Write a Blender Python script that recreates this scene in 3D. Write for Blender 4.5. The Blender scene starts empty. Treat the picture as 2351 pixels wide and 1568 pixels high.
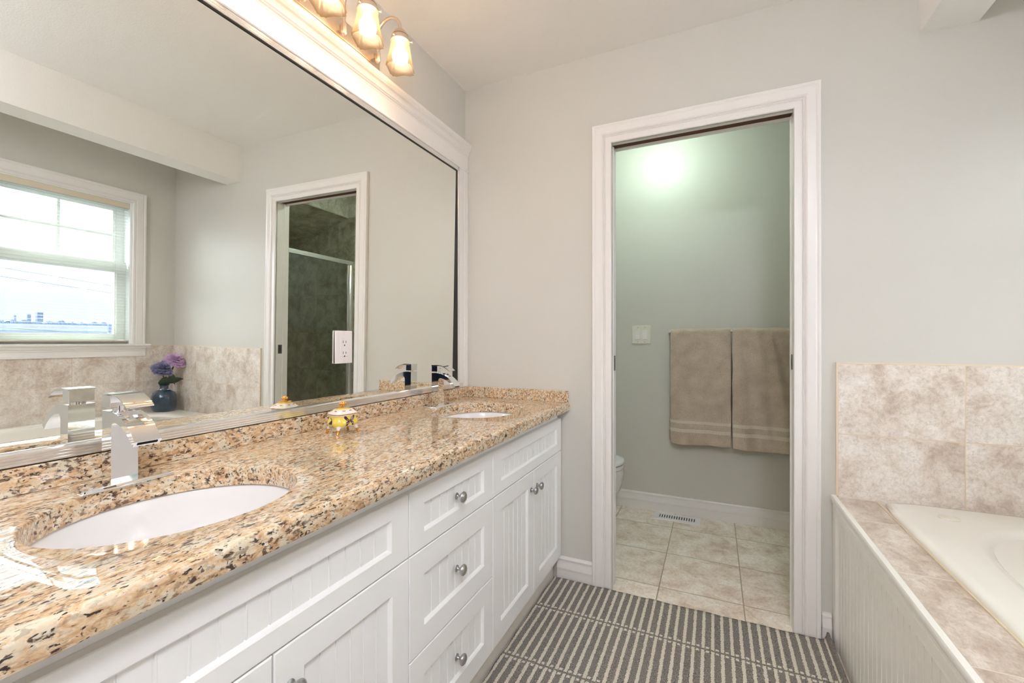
import bpy, bmesh, math, random
from mathutils import Vector, Matrix
PI = math.pi
S = bpy.context.scene
COL = S.collection
random.seed(7)

# ------------------------------------------------------------------ camera
F_PX, YAW = 1010.0, math.atan(464.5/1010.0)
cam_d = bpy.data.cameras.new('camera'); cam = bpy.data.objects.new('camera', cam_d); COL.objects.link(cam)
cam_d.sensor_width = 36.0; cam_d.lens = F_PX/2351*36.0
cam_d.clip_start = 0.02; cam_d.clip_end = 5000
cam.location = (1.189, 0.0, 1.128); cam.rotation_euler = (PI/2, 0, YAW)
S.camera = cam

# ------------------------------------------------------------------ world, exposure
SKY = 1.45          # sky seen through the tub window
LAMP_E = 27.0        # vanity bulbs
FILL_E = 32.0        # globe added as fill for the main room, out of view
WC_E = 29.0          # toilet room ceiling light
S.view_settings.view_transform = 'Standard'
S.view_settings.look = 'None'
S.view_settings.gamma = 1.0
S.view_settings.exposure = 1.34
S.view_settings.use_curve_mapping = False
S.cycles.use_denoising = True
S.cycles.max_bounces = 12; S.cycles.diffuse_bounces = 7; S.cycles.glossy_bounces = 6
S.cycles.transmission_bounces = 6; S.cycles.transparent_max_bounces = 16
S.cycles.sample_clamp_indirect = 8.0
w = bpy.data.worlds.new('overcast_sky'); S.world = w; w.use_nodes = True
nt = w.node_tree; nt.nodes.clear()
out = nt.nodes.new('ShaderNodeOutputWorld'); bg = nt.nodes.new('ShaderNodeBackground')
tc = nt.nodes.new('ShaderNodeTexCoord'); mp = nt.nodes.new('ShaderNodeMapping'); mp.inputs['Scale'].default_value = (1, 1, 2.6)
nz = nt.nodes.new('ShaderNodeTexNoise'); nz.inputs['Scale'].default_value = 5.0; nz.inputs['Detail'].default_value = 6
cr = nt.nodes.new('ShaderNodeValToRGB')
cr.color_ramp.elements[0].position = 0.42; cr.color_ramp.elements[0].color = (0.50, 0.555, 0.64, 1)
cr.color_ramp.elements[1].position = 0.62; cr.color_ramp.elements[1].color = (1.0, 1.0, 1.05, 1)
nt.links.new(tc.outputs['Generated'], mp.inputs['Vector']); nt.links.new(mp.outputs[0], nz.inputs['Vector'])
nt.links.new(nz.outputs['Fac'], cr.inputs['Fac'])
nt.links.new(cr.outputs['Color'], bg.inputs['Color'])
sp_ = nt.nodes.new('ShaderNodeSeparateXYZ'); nt.links.new(tc.outputs['Generated'], sp_.inputs[0])
mr_ = nt.nodes.new('ShaderNodeMapRange'); mr_.interpolation_type = 'SMOOTHSTEP'
mr_.inputs['From Min'].default_value = 0.25; mr_.inputs['From Max'].default_value = -0.55
mr_.inputs['To Min'].default_value = SKY; mr_.inputs['To Max'].default_value = SKY*2.5
nt.links.new(sp_.outputs[1], mr_.inputs['Value'])
mz_ = nt.nodes.new('ShaderNodeMapRange'); mz_.interpolation_type = 'SMOOTHSTEP'      # overcast sky, dimmer towards the horizon
mz_.inputs['From Min'].default_value = 0.04; mz_.inputs['From Max'].default_value = 0.24; mz_.inputs['To Min'].default_value = 0.62; mz_.inputs['To Max'].default_value = 2.3
nt.links.new(sp_.outputs[2], mz_.inputs['Value'])
mu_ = nt.nodes.new('ShaderNodeMath'); mu_.operation = 'MULTIPLY'; nt.links.new(mr_.outputs[0], mu_.inputs[0]); nt.links.new(mz_.outputs[0], mu_.inputs[1])
nt.links.new(mu_.outputs[0], bg.inputs['Strength'])
nt.links.new(bg.outputs[0], out.inputs['Surface'])

# ------------------------------------------------------------------ materials
def srgb(r, g, b):
    f = lambda c: (c/255/12.92) if c/255 <= 0.04045 else ((c/255+0.055)/1.055)**2.4
    return (f(r), f(g), f(b), 1.0)
def new_mat(name):
    m = bpy.data.materials.new(name); m.use_nodes = True
    n = m.node_tree; b = n.nodes['Principled BSDF']
    return m, n, b
def mat(name, col, rough=0.5, metal=0.0, bump=0.0, bscale=200.0, emit=None, estr=0.0, coat=0.0, spec=0.5, var=0.0):
    m, n, b = new_mat(name)
    b.inputs['Base Color'].default_value = col; b.inputs['Roughness'].default_value = rough
    b.inputs['Metallic'].default_value = metal; b.inputs['Coat Weight'].default_value = coat
    b.inputs['Specular IOR Level'].default_value = spec
    if emit: b.inputs['Emission Color'].default_value = emit; b.inputs['Emission Strength'].default_value = estr
    if bump or var:
        t = n.nodes.new('ShaderNodeTexCoord'); z = n.nodes.new('ShaderNodeTexNoise')
        z.inputs['Scale'].default_value = bscale; z.inputs['Detail'].default_value = 4
        n.links.new(t.outputs['Object'], z.inputs['Vector'])
        if bump:
            bp = n.nodes.new('ShaderNodeBump'); bp.inputs['Strength'].default_value = bump; bp.inputs['Distance'].default_value = 0.002
            n.links.new(z.outputs['Fac'], bp.inputs['Height']); n.links.new(bp.outputs[0], b.inputs['Normal'])
        if var:
            mx = n.nodes.new('ShaderNodeMix'); mx.data_type = 'RGBA'
            mx.inputs[6].default_value = col; mx.inputs[7].default_value = tuple(c*(1-var) for c in col[:3])+(1,)
            n.links.new(z.outputs['Fac'], mx.inputs[0]); n.links.new(mx.outputs[2], b.inputs['Base Color'])
    return m
def math_node(n, op, a, b=None, c=None):
    x = n.nodes.new('ShaderNodeMath'); x.operation = op
    for i, v in enumerate((a, b, c)):
        if v is None: continue
        if isinstance(v, (int, float)): x.inputs[i].default_value = v
        else: n.links.new(v, x.inputs[i])
    return x.outputs[0]
def ramp(n, fac, stops):
    r = n.nodes.new('ShaderNodeValToRGB'); e = r.color_ramp.elements
    while len(e) < len(stops): e.new(0.5)
    for i, (p, c) in enumerate(stops): e[i].position = p; e[i].color = c
    n.links.new(fac, r.inputs['Fac']); return r.outputs['Color']
def mixc(n, fac, a, b):
    x = n.nodes.new('ShaderNodeMix'); x.data_type = 'RGBA'
    for i, v in ((0, fac), (6, a), (7, b)):
        if isinstance(v, (int, float, tuple)): x.inputs[i].default_value = v
        else: n.links.new(v, x.inputs[i])
    return x.outputs[2]

def tile_mat(name, au, av, du, dv, u0, v0, light, mid, dark, grout, gw=0.0018, rough=0.35, stretch=(1, 1, 1)):
    """stone look tile laid on a grid in two object axes"""
    m, n, b = new_mat(name)
    t = n.nodes.new('ShaderNodeTexCoord'); sx = n.nodes.new('ShaderNodeSeparateXYZ'); n.links.new(t.outputs['Object'], sx.inputs[0])
    U = math_node(n, 'DIVIDE', math_node(n, 'SUBTRACT', sx.outputs[au], u0), du)
    V = math_node(n, 'DIVIDE', math_node(n, 'SUBTRACT', sx.outputs[av], v0), dv)
    fu = math_node(n, 'FRACT', U); fv = math_node(n, 'FRACT', V)
    eu = math_node(n, 'MULTIPLY', math_node(n, 'MINIMUM', fu, math_node(n, 'SUBTRACT', 1.0, fu)), du)
    ev = math_node(n, 'MULTIPLY', math_node(n, 'MINIMUM', fv, math_node(n, 'SUBTRACT', 1.0, fv)), dv)
    ed = math_node(n, 'MINIMUM', eu, ev)
    gm = math_node(n, 'LESS_THAN', ed, gw)
    cid = n.nodes.new('ShaderNodeCombineXYZ'); n.links.new(math_node(n, 'FLOOR', U), cid.inputs[0]); n.links.new(math_node(n, 'FLOOR', V), cid.inputs[1])
    wn = n.nodes.new('ShaderNodeTexWhiteNoise'); n.links.new(cid.outputs[0], wn.inputs['Vector'])
    vm = n.nodes.new('ShaderNodeVectorMath'); vm.operation = 'SCALE'; n.links.new(wn.outputs['Color'], vm.inputs[0]); vm.inputs['Scale'].default_value = 9.0
    va = n.nodes.new('ShaderNodeVectorMath'); va.operation = 'ADD'; n.links.new(t.outputs['Object'], va.inputs[0]); n.links.new(vm.outputs[0], va.inputs[1])
    mp = n.nodes.new('ShaderNodeMapping'); mp.inputs['Scale'].default_value = stretch; n.links.new(va.outputs[0], mp.inputs[0])
    n1 = n.nodes.new('ShaderNodeTexNoise'); n1.inputs['Scale'].default_value = 8.5; n1.inputs['Detail'].default_value = 8; n1.inputs['Roughness'].default_value = 0.68; n1.inputs['Distortion'].default_value = 0.45
    n.links.new(mp.outputs[0], n1.inputs['Vector'])
    n2 = n.nodes.new('ShaderNodeTexNoise'); n2.inputs['Scale'].default_value = 75; n2.inputs['Detail'].default_value = 9; n2.inputs['Roughness'].default_value = 0.8; n2.inputs['Distortion'].default_value = 0.6
    n.links.new(mp.outputs[0], n2.inputs['Vector'])
    c1 = ramp(n, n1.outputs['Fac'], [(0.38, light), (0.52, mid), (0.68, dark)])
    c2 = ramp(n, n2.outputs['Fac'], [(0.38, (0.72, 0.70, 0.68, 1)), (0.50, (1.0, 1.0, 1.0, 1)), (0.62, (1.14, 1.14, 1.14, 1))])
    mu = n.nodes.new('ShaderNodeMix'); mu.data_type = 'RGBA'; mu.blend_type = 'MULTIPLY'; mu.inputs[0].default_value = 0.75
    n.links.new(c1, mu.inputs[6]); n.links.new(c2, mu.inputs[7])
    n.links.new(mixc(n, gm, mu.outputs[2], grout), b.inputs['Base Color'])
    b.inputs['Roughness'].default_value = rough
    bp = n.nodes.new('ShaderNodeBump'); bp.inputs['Strength'].default_value = 0.5; bp.inputs['Distance'].default_value = 0.0015
    h = math_node(n, 'ADD', math_node(n, 'MULTIPLY', math_node(n, 'MINIMUM', math_node(n, 'DIVIDE', ed, gw*1.6), 1.0), 1.0), math_node(n, 'MULTIPLY', n2.outputs['Fac'], 0.25))
    n.links.new(h, bp.inputs['Height']); n.links.new(bp.outputs[0], b.inputs['Normal'])
    return m

def granite_mat():
    m, n, b = new_mat('granite')
    t = n.nodes.new('ShaderNodeTexCoord')
    mp = n.nodes.new('ShaderNodeMapping'); mp.inputs['Rotation'].default_value = (0.35, 0.5, 0.75); mp.inputs['Scale'].default_value = (1.9, 0.85, 1.5)
    n.links.new(t.outputs['Object'], mp.inputs[0])
    def noise(sc, det, ro, dist=0.0, off=0.0):
        x = n.nodes.new('ShaderNodeTexNoise'); x.inputs['Scale'].default_value = sc; x.inputs['Detail'].default_value = det
        x.inputs['Roughness'].default_value = ro; x.inputs['Distortion'].default_value = dist
        a = n.nodes.new('ShaderNodeVectorMath'); a.operation = 'ADD'; a.inputs[1].default_value = (off, off*1.7, off*0.6)
        n.links.new(mp.outputs[0], a.inputs[0]); n.links.new(a.outputs[0], x.inputs['Vector']); return x.outputs['Fac']
    base = ramp(n, noise(55, 5, 0.65, 0.6), [(0.32, srgb(160, 124, 92)), (0.42, srgb(200, 164, 126)), (0.54, srgb(222, 194, 158)), (0.66, srgb(236, 228, 212))])
    cream = ramp(n, noise(30, 4, 0.6, 0.4, 3.0), [(0.50, (0, 0, 0, 1)), (0.60, (1, 1, 1, 1))])
    c1 = mixc(n, cream, base, srgb(218, 206, 182))
    f1 = ramp(n, noise(85, 3, 0.6, 0.3, 7.0), [(0.540, (0, 0, 0, 1)), (0.610, (1, 1, 1, 1))])
    gate = ramp(n, noise(9, 2, 0.5, 0.2, 12.0), [(0.38, (0.25, 0.25, 0.25, 1)), (0.60, (1, 1, 1, 1))])
    fm = math_node(n, 'MULTIPLY', f1, gate)
    c2 = mixc(n, fm, c1, srgb(112, 88, 72))
    f2 = ramp(n, noise(120, 3, 0.55, 0.3, 17.0), [(0.600, (0, 0, 0, 1)), (0.650, (1, 1, 1, 1))])
    c3 = mixc(n, f2, c2, srgb(62, 52, 48))
    f3 = ramp(n, noise(52, 4, 0.6, 0.4, 23.0), [(0.600, (0, 0, 0, 1)), (0.660, (1, 1, 1, 1))])
    c4 = mixc(n, f3, c3, srgb(84, 64, 54))
    n.links.new(c4, b.inputs['Base Color'])
    b.inputs['Roughness'].default_value = 0.015; b.inputs['Specular IOR Level'].default_value = 0.75
    return m

def rug_mat():
    m, n, b = new_mat('striped_rug')
    t = n.nodes.new('ShaderNodeTexCoord'); sx = n.nodes.new('ShaderNodeSeparateXYZ'); n.links.new(t.outputs['UV'], sx.inputs[0])
    jn = n.nodes.new('ShaderNodeTexNoise'); jn.inputs['Scale'].default_value = 210; jn.inputs['Detail'].default_value = 2
    n.links.new(t.outputs['Object'], jn.inputs['Vector'])
    jit = math_node(n, 'MULTIPLY', math_node(n, 'SUBTRACT', jn.outputs['Fac'], 0.5), 0.0095)
    X = math_node(n, 'ADD', sx.outputs[0], jit); Y = math_node(n, 'ADD', sx.outputs[1], jit)
    per = 0.0322
    fu = math_node(n, 'FRACT', math_node(n, 'DIVIDE', math_node(n, 'SUBTRACT', X, 0.502), per))
    stripe = math_node(n, 'LESS_THAN', fu, 0.34)
    fv = math_node(n, 'FRACT', math_node(n, 'ADD', math_node(n, 'DIVIDE', math_node(n, 'SUBTRACT', Y, 1.736), 0.320), 0.5))
    ad = math_node(n, 'MULTIPLY', math_node(n, 'ABSOLUTE', math_node(n, 'SUBTRACT', fv, 0.5)), 0.320)
    notline = math_node(n, 'GREATER_THAN', ad, 0.0042)
    notdash = math_node(n, 'GREATER_THAN', math_node(n, 'ABSOLUTE', math_node(n, 'SUBTRACT', ad, 0.0185)), 0.0022)
    main = math_node(n, 'MULTIPLY', stripe, notline)
    mid = math_node(n, 'MULTIPLY', math_node(n, 'GREATER_THAN', fu, 0.46), math_node(n, 'LESS_THAN', fu, 0.80))
    blk = math_node(n, 'MULTIPLY', math_node(n, 'GREATER_THAN', ad, 0.0062), math_node(n, 'LESS_THAN', ad, 0.0165))
    inner = math_node(n, 'MULTIPLY', math_node(n, 'LESS_THAN', X, 1.583), math_node(n, 'GREATER_THAN', X, 0.5035))
    mask = math_node(n, 'MULTIPLY', inner, math_node(n, 'MAXIMUM', main, math_node(n, 'MULTIPLY', mid, blk)))
    # knitted rows
    kn = n.nodes.new('ShaderNodeTexNoise'); kn.inputs['Scale'].default_value = 420; kn.inputs['Detail'].default_value = 3
    n.links.new(t.outputs['Object'], kn.inputs['Vector'])
    rib = math_node(n, 'SINE', math_node(n, 'MULTIPLY', X, 2*PI/0.0054))
    dk = ramp(n, kn.outputs['Fac'], [(0.36, srgb(94, 89, 84)), (0.60, srgb(164, 156, 149))])
    lt = ramp(n, kn.outputs['Fac'], [(0.3, srgb(206, 196, 180)), (0.6, srgb(238, 230, 217))])
    n.links.new(mixc(n, mask, dk, lt), b.inputs['Base Color'])
    b.inputs['Roughness'].default_value = 0.95; b.inputs['Specular IOR Level'].default_value = 0.1
    bp = n.nodes.new('ShaderNodeBump'); bp.inputs['Strength'].default_value = 0.9; bp.inputs['Distance'].default_value = 0.003
    n.links.new(math_node(n, 'ADD', kn.outputs['Fac'], math_node(n, 'MULTIPLY', rib, 0.18)), bp.inputs['Height']); n.links.new(bp.outputs[0], b.inputs['Normal'])
    return m

def towel_mat(name, off):
    m, n, b = new_mat(name)
    t = n.nodes.new('ShaderNodeTexCoord'); sx = n.nodes.new('ShaderNodeSeparateXYZ'); n.links.new(t.outputs['Object'], sx.inputs[0])
    z = sx.outputs[2]
    def band(a, c): return math_node(n, 'MULTIPLY', math_node(n, 'GREATER_THAN', z, a+off), math_node(n, 'LESS_THAN', z, c+off))
    bands = math_node(n, 'MAXIMUM', band(0.611, 0.629), band(0.556, 0.578))
    wx = math_node(n, 'SINE', math_node(n, 'MULTIPLY', sx.outputs[0], 900.0)); wz = math_node(n, 'SINE', math_node(n, 'MULTIPLY', z, 900.0))
    st = math_node(n, 'MULTIPLY', bands, math_node(n, 'GREATER_THAN', math_node(n, 'ADD', wx, wz), -0.25))
    k = n.nodes.new('ShaderNodeTexNoise'); k.inputs['Scale'].default_value = 300; k.inputs['Detail'].default_value = 4; n.links.new(t.outputs['Object'], k.inputs['Vector'])
    k2 = n.nodes.new('ShaderNodeTexNoise'); k2.inputs['Scale'].default_value = 14; k2.inputs['Detail'].default_value = 3; n.links.new(t.outputs['Object'], k2.inputs['Vector'])
    kk = math_node(n, 'ADD', math_node(n, 'MULTIPLY', k.outputs['Fac'], 0.6), math_node(n, 'MULTIPLY', k2.outputs['Fac'], 0.4))
    base = ramp(n, kk, [(0.35, srgb(176, 156, 138)), (0.65, srgb(214, 196, 178))])
    n.links.new(mixc(n, st, base, srgb(226, 218, 205)), b.inputs['Base Color'])
    b.inputs['Roughness'].default_value = 0.95; b.inputs['Specular IOR Level'].default_value = 0.15; b.inputs['Sheen Weight'].default_value = 0.3
    bp = n.nodes.new('ShaderNodeBump'); bp.inputs['Strength'].default_value = 0.8; bp.inputs['Distance'].default_value = 0.003
    n.links.new(k.outputs['Fac'], bp.inputs['Height']); n.links.new(bp.outputs[0], b.inputs['Normal'])
    return m

def glass_mat(name, tint, gloss=0.08, rough=0.0):
    m = bpy.data.materials.new(name); m.use_nodes = True; n = m.node_tree; n.nodes.clear()
    o = n.nodes.new('ShaderNodeOutputMaterial'); tr = n.nodes.new('ShaderNodeBsdfTransparent'); gl = n.nodes.new('ShaderNodeBsdfGlossy'); mx = n.nodes.new('ShaderNodeMixShader')
    tr.inputs[0].default_value = tint; gl.inputs['Roughness'].default_value = rough; mx.inputs[0].default_value = gloss
    n.links.new(tr.outputs[0], mx.inputs[1]); n.links.new(gl.outputs[0], mx.inputs[2]); n.links.new(mx.outputs[0], o.inputs[0])
    return m

M = {}
M['wall'] = mat('wall_paint', srgb(208, 205, 198), 0.42, bump=0.05, bscale=320, spec=0.4)
M['wc_wall'] = mat('toilet_room_paint', srgb(208, 205, 196), 0.38, bump=0.05, bscale=320, spec=0.25)
M['ceil'] = mat('ceiling_paint', srgb(243, 241, 238), 0.8, bump=0.35, bscale=170)
M['trim'] = mat('white_trim_paint', srgb(235, 231, 228), 0.30)
M['cab'] = mat('white_cabinet_lacquer', srgb(242, 242, 241), 0.28)
M['kick'] = mat('toe_kick_board', srgb(236, 230, 222), 0.35)
M['granite'] = granite_mat()
M['porcelain'] = mat('white_porcelain', srgb(234, 232, 231), 0.08, spec=0.4)
M['tub'] = mat('cream_acrylic', srgb(243, 240, 232), 0.16)
M['chrome'] = mat('chrome', (0.86, 0.87, 0.88, 1), 0.035, 1.0)
M['nickel'] = mat('brushed_nickel', (0.50, 0.50, 0.51, 1), 0.28, 1.0)
M['warm_nickel'] = mat('satin_nickel_lamp', (0.74, 0.64, 0.53, 1), 0.36, 1.0)
M['mirror'] = mat('mirror_silver', (0.92, 0.935, 0.895, 1), 0.0, 1.0)
M['dark'] = mat('dark_gap', srgb(38, 34, 28), 0.6)
M['silver'] = mat('silvered_frame', (0.90, 0.89, 0.88, 1), 0.13, 0.8)
M['brown'] = mat('brown_stained_wood', srgb(92, 52, 30), 0.6, var=0.3, bscale=60)
M['plastic'] = mat('white_plastic', srgb(236, 230, 230), 0.3)
M['ivory'] = mat('ivory_plastic', srgb(228, 223, 208), 0.35)
M['caulk'] = mat('beige_edge_trim', srgb(226, 210, 184), 0.45)
M['vinyl'] = mat('white_vinyl', srgb(244, 247, 246), 0.35)
M['blind'] = mat('blind_slat', srgb(232, 234, 226), 0.45)
M['blind_rail'] = mat('blind_rail', srgb(222, 212, 190), 0.45)
M['reflection_prop'] = mat('reflection_prop_navy', srgb(58, 66, 88), 0.6)  # dark navy of the added passage mirrored in the chrome
M['cord'] = mat('cord', srgb(215, 215, 205), 0.8)
M['shadow_slot'] = mat('slot_dark', srgb(30, 32, 50), 0.7)
M['greymetal'] = mat('grey_latch_metal', srgb(96, 104, 100), 0.4, 0.8)
M['gold'] = mat('gilded_porcelain', (0.80, 0.42, 0.12, 1), 0.22, 1.0)
M['yellow'] = mat('yellow_glaze', srgb(238, 210, 92), 0.1, coat=0.5)
M['white_glaze'] = mat('white_glaze', srgb(236, 230, 226), 0.1, coat=0.5)
M['blue_wing'] = mat('blue_wing', srgb(58, 74, 150), 0.25)
M['black_wing'] = mat('black_wing', srgb(38, 30, 44), 0.25)
M['violet_wing'] = mat('violet_wing', srgb(160, 140, 176), 0.25)
M['red_wing'] = mat('red_wing', srgb(214, 84, 50), 0.25)
M['leaf'] = mat('dark_green_leaf', srgb(70, 88, 70), 0.5, var=0.4, bscale=60)
M['purple'] = mat('purple_petal', srgb(240, 205, 244), 0.6, var=0.35, bscale=60)
M['slate'] = mat('slate_blue_petal', srgb(158, 160, 198), 0.6, var=0.45, bscale=60)
M['pane'] = glass_mat('window_glass', (0.97, 1.0, 0.99, 1), 0.05)
M['shower_glass'] = glass_mat('shower_glass', (0.92, 0.95, 0.93, 1), 0.08, 0.02)
M['rug'] = rug_mat()
M['towel'] = towel_mat('terry_towel', 0.0)
M['towel2'] = towel_mat('terry_towel_second', -0.004)
_tl, _tm, _td = srgb(234, 227, 220), srgb(220, 209, 198), srgb(192, 174, 158)
M['tub_tile'] = tile_mat('tub_wall_tile', 0, 2, 0.354, 0.2625, 1.605, 0.786, _tl, _tm, _td, srgb(222, 205, 180))
M['win_tile'] = tile_mat('window_wall_tile', 1, 2, 0.347, 0.2625, 1.400, 0.786, _tl, _tm, _td, srgb(214, 200, 178))
M['deck_tile'] = tile_mat('tub_deck_tile', 1, 0, 0.355, 0.40, 1.760, 1.3225, srgb(226, 216, 205), srgb(208, 194, 180), srgb(180, 161, 144), srgb(226, 216, 200), stretch=(1.6, 1.0, 1))
M['floor_tile'] = tile_mat('floor_tile', 0, 1, 0.345, 0.3525, 0.958, 2.475, srgb(250, 240, 230), srgb(238, 222, 208), srgb(208, 184, 163), srgb(176, 160, 142), gw=0.0024)
_sl, _sm, _sd = srgb(206, 202, 186), srgb(180, 173, 154), srgb(140, 130, 112)
M['shower_tile'] = tile_mat('shower_wall_tile', 0, 2, 0.2625, 0.355, 2.043, 0.813, _sl, _sm, _sd, srgb(160, 152, 132))
M['shower_tile_side'] = tile_mat('shower_side_tile', 1, 2, 0.2625, 0.355, 2.043, 0.813, _sl, _sm, _sd, srgb(160, 152, 132))
M['shower_ceil'] = tile_mat('shower_slope_tile', 1, 0, 0.9, 0.355, 1.3, 2.215, _sl, _sm, _sd, srgb(160, 152, 132))
M['bead_apron'] = mat('white_apron_paint', srgb(243, 240, 234), 0.32)
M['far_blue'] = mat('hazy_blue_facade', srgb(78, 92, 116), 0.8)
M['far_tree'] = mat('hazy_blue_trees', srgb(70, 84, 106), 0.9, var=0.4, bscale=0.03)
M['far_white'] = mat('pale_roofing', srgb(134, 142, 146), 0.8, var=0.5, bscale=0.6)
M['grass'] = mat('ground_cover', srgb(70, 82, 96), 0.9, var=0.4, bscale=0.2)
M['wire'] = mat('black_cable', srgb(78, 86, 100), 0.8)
# blue tinted vase glass
m, n, b = new_mat('blue_glass'); M['vase'] = m
b.inputs['Base Color'].default_value = (0.09, 0.20, 0.30, 1); b.inputs['Roughness'].default_value = 0.08; b.inputs['Coat Weight'].default_value = 0.8
b.inputs['Transmission Weight'].default_value = 0.85; b.inputs['IOR'].default_value = 1.45
# frosted lamp shade glass
m = bpy.data.materials.new('frosted_glass'); m.use_nodes = True; n = m.node_tree; n.nodes.clear(); M['shade'] = m
o_ = n.nodes.new('ShaderNodeOutputMaterial'); t1 = n.nodes.new('ShaderNodeBsdfTranslucent'); d1 = n.nodes.new('ShaderNodeBsdfTransparent'); g1 = n.nodes.new('ShaderNodeBsdfPrincipled')
t1.inputs[0].default_value = (0.15, 0.12, 0.085, 1); d1.inputs[0].default_value = (1, 0.93, 0.8, 1)
g1.inputs['Base Color'].default_value = (0.12, 0.10, 0.075, 1); g1.inputs['Roughness'].default_value = 0.35
x1 = n.nodes.new('ShaderNodeMixShader'); x1.inputs[0].default_value = 0.45; x2 = n.nodes.new('ShaderNodeMixShader'); x2.inputs[0].default_value = 0.55
n.links.new(t1.outputs[0], x1.inputs[1]); n.links.new(g1.outputs[0], x1.inputs[2]); n.links.new(x1.outputs[0], x2.inputs[1]); n.links.new(d1.outputs[0], x2.inputs[2]); n.links.new(x2.outputs[0], o_.inputs[0])
M['bulb'] = mat('lit_bulb', (1, 1, 1, 1), 0.5, emit=(1.0, 0.76, 0.57, 1), estr=LAMP_E)
M['dome'] = mat('added_globe_glow', (1, 1, 1, 1), 0.5, emit=(0.95, 0.985, 1.08, 1), estr=FILL_E)  # glow of the added fill globe
M['wc_dome'] = mat('lit_dome_cool', (1, 1, 1, 1), 0.5, emit=(0.78, 1.0, 0.90, 1), estr=WC_E)

# ------------------------------------------------------------------ geometry helpers
def bx(bm, x0, y0, z0, x1, y1, z1):
    x0, x1 = sorted((x0, x1)); y0, y1 = sorted((y0, y1)); z0, z1 = sorted((z0, z1))
    v = [bm.verts.new(p) for p in ((x0,y0,z0),(x1,y0,z0),(x1,y1,z0),(x0,y1,z0),(x0,y0,z1),(x1,y0,z1),(x1,y1,z1),(x0,y1,z1))]
    for f in ((3,2,1,0),(4,5,6,7),(0,1,5,4),(1,2,6,5),(2,3,7,6),(3,0,4,7)): bm.faces.new([v[i] for i in f])
    return v
def prism(bm, pts, axis, a0, a1):
    def P(p, a):
        return {'x': (a, p[0], p[1]), 'y': (p[0], a, p[1]), 'z': (p[0], p[1], a)}[axis]
    A = [bm.verts.new(P(p, a0)) for p in pts]; B = [bm.verts.new(P(p, a1)) for p in pts]
    k = len(pts)
    for i in range(k): bm.faces.new((A[i], A[(i+1) % k], B[(i+1) % k], B[i]))
    bm.faces.new(A[::-1]); bm.faces.new(B)
def loft(bm, rings, cap=True, closed=True):
    R = [[bm.verts.new(p) for p in r] for r in rings]
    k = len(R[0])
    for a, b2 in zip(R, R[1:]):
        for i in range(k if closed else k-1):
            bm.faces.new((a[i], a[(i+1) % k], b2[(i+1) % k], b2[i]))
    if cap:
        bm.faces.new(R[0][::-1]); bm.faces.new(R[-1])
    return R
def lathe(bm, prof, c=(0, 0, 0), axis='z', n=32, cap=True):
    rings = []
    for r, h in prof:
        ring = []
        for i in range(n):
            a = 2*PI*i/n; p, q = r*math.cos(a), r*math.sin(a)
            ring.append({'z': (c[0]+p, c[1]+q, c[2]+h), 'x': (c[0]+h, c[1]+p, c[2]+q), 'y': (c[0]+p, c[1]+h, c[2]+q)}[axis])
        rings.append(ring)
    loft(bm, rings, cap)
def tube(bm, pts, r, n=10, rect=None):
    pts = [Vector(p) for p in pts]; rings = []; up = Vector((0, 0, 1)); last = None
    for i, p in enumerate(pts):
        t = (pts[min(i+1, len(pts)-1)] - pts[max(i-1, 0)]).normalized()
        if last is None:
            s = t.cross(up) if abs(t.dot(up)) < 0.95 else t.cross(Vector((0, 1, 0)))
        else: s = last - t*last.dot(t)
        s.normalize(); last = s; q = s.cross(t).normalized()
        rr = r[i] if isinstance(r, (list, tuple)) else r
        rings.append([p + s*rr*math.cos(2*PI*j/n) + q*rr*math.sin(2*PI*j/n) for j in range(n)])
    loft(bm, rings)
def obj(name, bm, m, parent=None, smooth=35, bevel=0.0, seg=2, ms=None):
    bmesh.ops.recalc_face_normals(bm, faces=bm.faces[:])
    me = bpy.data.meshes.new(name); bm.to_mesh(me); bm.free()
    for x in (ms or [m]): me.materials.append(x)
    if smooth:
        me.shade_smooth(); me.set_sharp_from_angle(angle=math.radians(smooth))
    o = bpy.data.objects.new(name, me); COL.objects.link(o)
    if bevel:
        md = o.modifiers.new('bevel', 'BEVEL'); md.width = bevel; md.segments = seg; md.limit_method = 'ANGLE'; md.angle_limit = math.radians(40)
        md.harden_normals = False
    if parent: o.parent = parent; o.matrix_parent_inverse = Matrix.Identity(4) if parent.location.length == 0 and not any(parent.rotation_euler) else parent.matrix_basis.inverted()
    return o
def empty(name, loc=(0, 0, 0), rz=0.0):
    o = bpy.data.objects.new(name, None); COL.objects.link(o); o.location = loc; o.rotation_euler = (0, 0, rz); o.empty_display_size = 0.05
    return o
def local(o, parent):          # part modelled in its parent's own space
    o.parent = parent; o.matrix_parent_inverse = Matrix.Identity(4); return o
def tag(o, label, cat, group=None, kind=None):
    o['label'] = label; o['category'] = cat
    if group: o['group'] = group
    if kind: o['kind'] = kind
    return o
def struct(o): o['kind'] = 'structure'; return o
def copy_tree(o, parent=None):
    c = o.copy(); COL.objects.link(c)
    if parent: c.parent = parent
    for ch in list(o.children): copy_tree(ch, c)
    return c
def B(): return bmesh.new()
def box_obj(name, m, b, parent=None, bevel=0.0):
    bm = B(); bx(bm, *b); return obj(name, bm, m, parent, bevel=bevel)

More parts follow.
